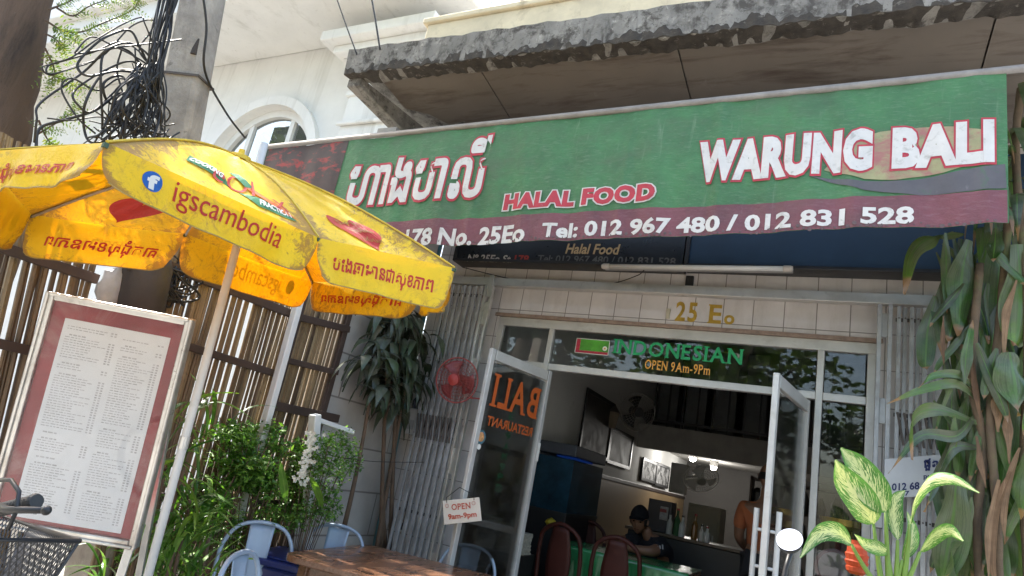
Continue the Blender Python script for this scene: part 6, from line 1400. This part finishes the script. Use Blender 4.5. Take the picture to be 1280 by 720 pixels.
def wheel(name, c, r, ax_, parent, th=.045, local=False, spokes=0):
    c = V(c); a = V(ax_).normalized(); x_ = a.orthogonal().normalized(); y_ = a.cross(x_); mm = MB()
    mm.tube([c+(x_*math.cos(t)+y_*math.sin(t))*(r-th) for t in [2*PI*k/36 for k in range(36)]], th, 10, closed=True); w_ = build(mm, name, M_dark, parent, smooth=True)
    mm = MB(); mm.tube([c+(x_*math.cos(t)+y_*math.sin(t))*(r-th*2) for t in [2*PI*k/36 for k in range(36)]], th*.45, 6, closed=True)
    for k in range(spokes or 6): t = 2*PI*k/(spokes or 6); mm.tube([c, c+(x_*math.cos(t)+y_*math.sin(t))*(r-th*2)], .002 if spokes else .012, 5)
    mm.lathe(c-a*.03, a, [(.03, 0), (.03, .06)], 12); build(mm, 'rim', M_alu, w_); return w_
wheel('wheel', (hb.x+.2, 1.72, .26), .26, (1, 0, 0), ms, .05); wheel('wheel', (hb.x+.2, .45, .26), .26, (1, 0, 0), ms, .05)

g0 = onY(44, 627, .62); g1 = onY(-12, 640, .62)
bk = thing('bicycle', 'bicycle with black wire basket and rubber grip at the left edge', 'bicycle', (-1.12, .55, 0))
gd = (g1-g0).normalized()
mm = MB(); mm.lathe(g0, gd, [(.0105, -.004), (.0125, 0), (.0125, .004), (.0095, .008)]+[(.0098+.0012*(k % 2), .010+.004*k) for k in range(20)]+[(.0095, .1)], 14); M_rub = M('black rubber grip', (.02, .02, .02), .6, .2, 30); build(mm, 'grip', M_rub, bk)
mm = MB(); e = g0+gd*.09; mm.tube([e, e+gd*.10, e+gd*.16+V((.03, -.04, -.02)), e+gd*.25+V((0, -.05, -.02))], .008, 10); build(mm, 'handlebar', M('black bar', (.02, .02, .02), .3), bk, smooth=True)
l0 = onY(58, 638, .60); l1 = onY(10, 637, .60); l2 = onY(-8, 632, .61)
mm = MB(); mm.tube([l0, l1, l2], [.0045, .0055, .007], 8); mm.blob(l0, .007, 10, 8); build(mm, 'brake_lever', M_dark, bk, smooth=True)
mm = MB(); mm.tube([onY(a, b, .60) for a, b in ((-5, 600), (14, 600), (24, 615), (20, 640), (10, 662))], .0035, 6); build(mm, 'brake_cable', M_dark, bk, smooth=True)
# basket: two visible walls of crossed wire with a thick rim
bz = 1.09
ra = [onY(-40, 672, .50), onY(35, 657, .62), onY(99, 677, .60), onY(62, 690, .44)]
z_r = sum(q.z for q in ra)/4
c1 = onY(99, 676, .60); c2 = onY(38, 657, .75); 
rim = [c1, c2, c2+V((-.30, -.02, .0)), c1+V((-.30, -.22, .02)), c1+V((-.02, -.22, -.0))]
cen = sum(rim, V())/5; dep = .20
def low(p): return cen+(p-cen)*.72+V((0, 0, -dep))
mm = MB(); k_ = len(rim)
def rimp(t): 
    t = (t % 1)*k_; i = int(t); return rim[i].lerp(rim[(i+1) % k_], t-i)
NW = 150
for i in range(NW):
    for sg in (-1, 1):
        pts = []
        for j in range(9):
            v = j/8; p = rimp((i/NW+sg*v*.075)); pts.append(p.lerp(low(p), v))
        mm.tube(pts, .0009, 3, cap=False)
build(mm, 'basket_mesh', M_blackpaint, bk)
mm = MB(); mm.tube(rim, .0035, 8, closed=True); mm.tube([low(p) for p in rim], .003, 6, closed=True)
for p in rim: mm.tube([p, low(p)], .0022, 6)
for i in range(14): mm.tube([low(rimp(i/28)), low(rimp(1-i/28))], .0012, 4)
build(mm, 'basket_frame', M_blackpaint, bk, smooth=True)
hs = V((cen.x-.05, cen.y-.05, .98)); M_bfr = M('dark bicycle frame', (.03, .035, .05), .3, coat=.4)
mm = MB(); mm.tube([e+gd*.25+V((0, -.05, -.02)), hs+V((-.15, -.1, .05)), hs+V((-.15, -.1, -.2)), (hs.x-.05, hs.y+.05, .34)], .014, 10); mm.tube([hs+V((-.15, -.1, -.1)), (hs.x-.6, hs.y-.4, .35), (hs.x-.95, hs.y-.6, .34)], .016, 10); mm.tube([(hs.x-.6, hs.y-.4, .35), (hs.x-.72, hs.y-.5, .8)], .015, 8); build(mm, 'frame', M_bfr, bk, smooth=True)
wheel('wheel', (hs.x-.02, hs.y+.06, .33), .33, (-.5, .86, 0), bk, .02, spokes=24); wheel('wheel', (hs.x-.95, hs.y-.6, .33), .33, (-.5, .86, 0), bk, .02, spokes=24)
mm = MB(); mm.blob((hs.x-.73, hs.y-.51, .83), (.13, .09, .04), 14, 8); build(mm, 'saddle', M_dark, bk, smooth=True)

# ------------------------------------------------------------------ trees across the street, which the panes reflect
L_far = leaf_mat('street tree leaf', [(.03, .06, .015), (.045, .085, .02), (.07, .11, .03)], transl=.35)
rs = random.Random(5)
st0 = thing('street_tree', 'leafy street tree behind the viewer reflected in the glass', 'tree', (-3, -10, 0), group='trees across the street')
m = MB(); m.tube([(0, 0, 0), (.1, 0, 2.5), (0, .1, 5)], [.25, .2, .14], 10)
for k in range(6): a = k*1.05; m.tube([(0, .05, 3.6+.2*k), (1.2*math.cos(a), 1.2*math.sin(a), 5+.2*k), (2.4*math.cos(a), 2.4*math.sin(a), 6.2)], [.11, .07, .03], 7)
build(m, 'trunk', M_bark, st0, smooth=True, local=True)
m = MB(); crown_leaves(m, [V((rs.gauss(0, 1.7), rs.gauss(0, 1.5), 4.7+rs.gauss(0, 1.3))) for _ in range(34)], 4800, .5, .34, rs); build(m, 'crown', L_far, st0, local=True)
for x_, y_, a in ((5.5, -11, 1.2), (-11, -10.5, 2.5), (13, -10, 4), (-30, -12, .5), (-25, -13, 3)):
    o = dup(st0, (x_, y_, 0), a, 'leafy street tree behind the viewer reflected in the glass')
    if x_ < -20: o.scale = (2.6, 2.6, 2.9)
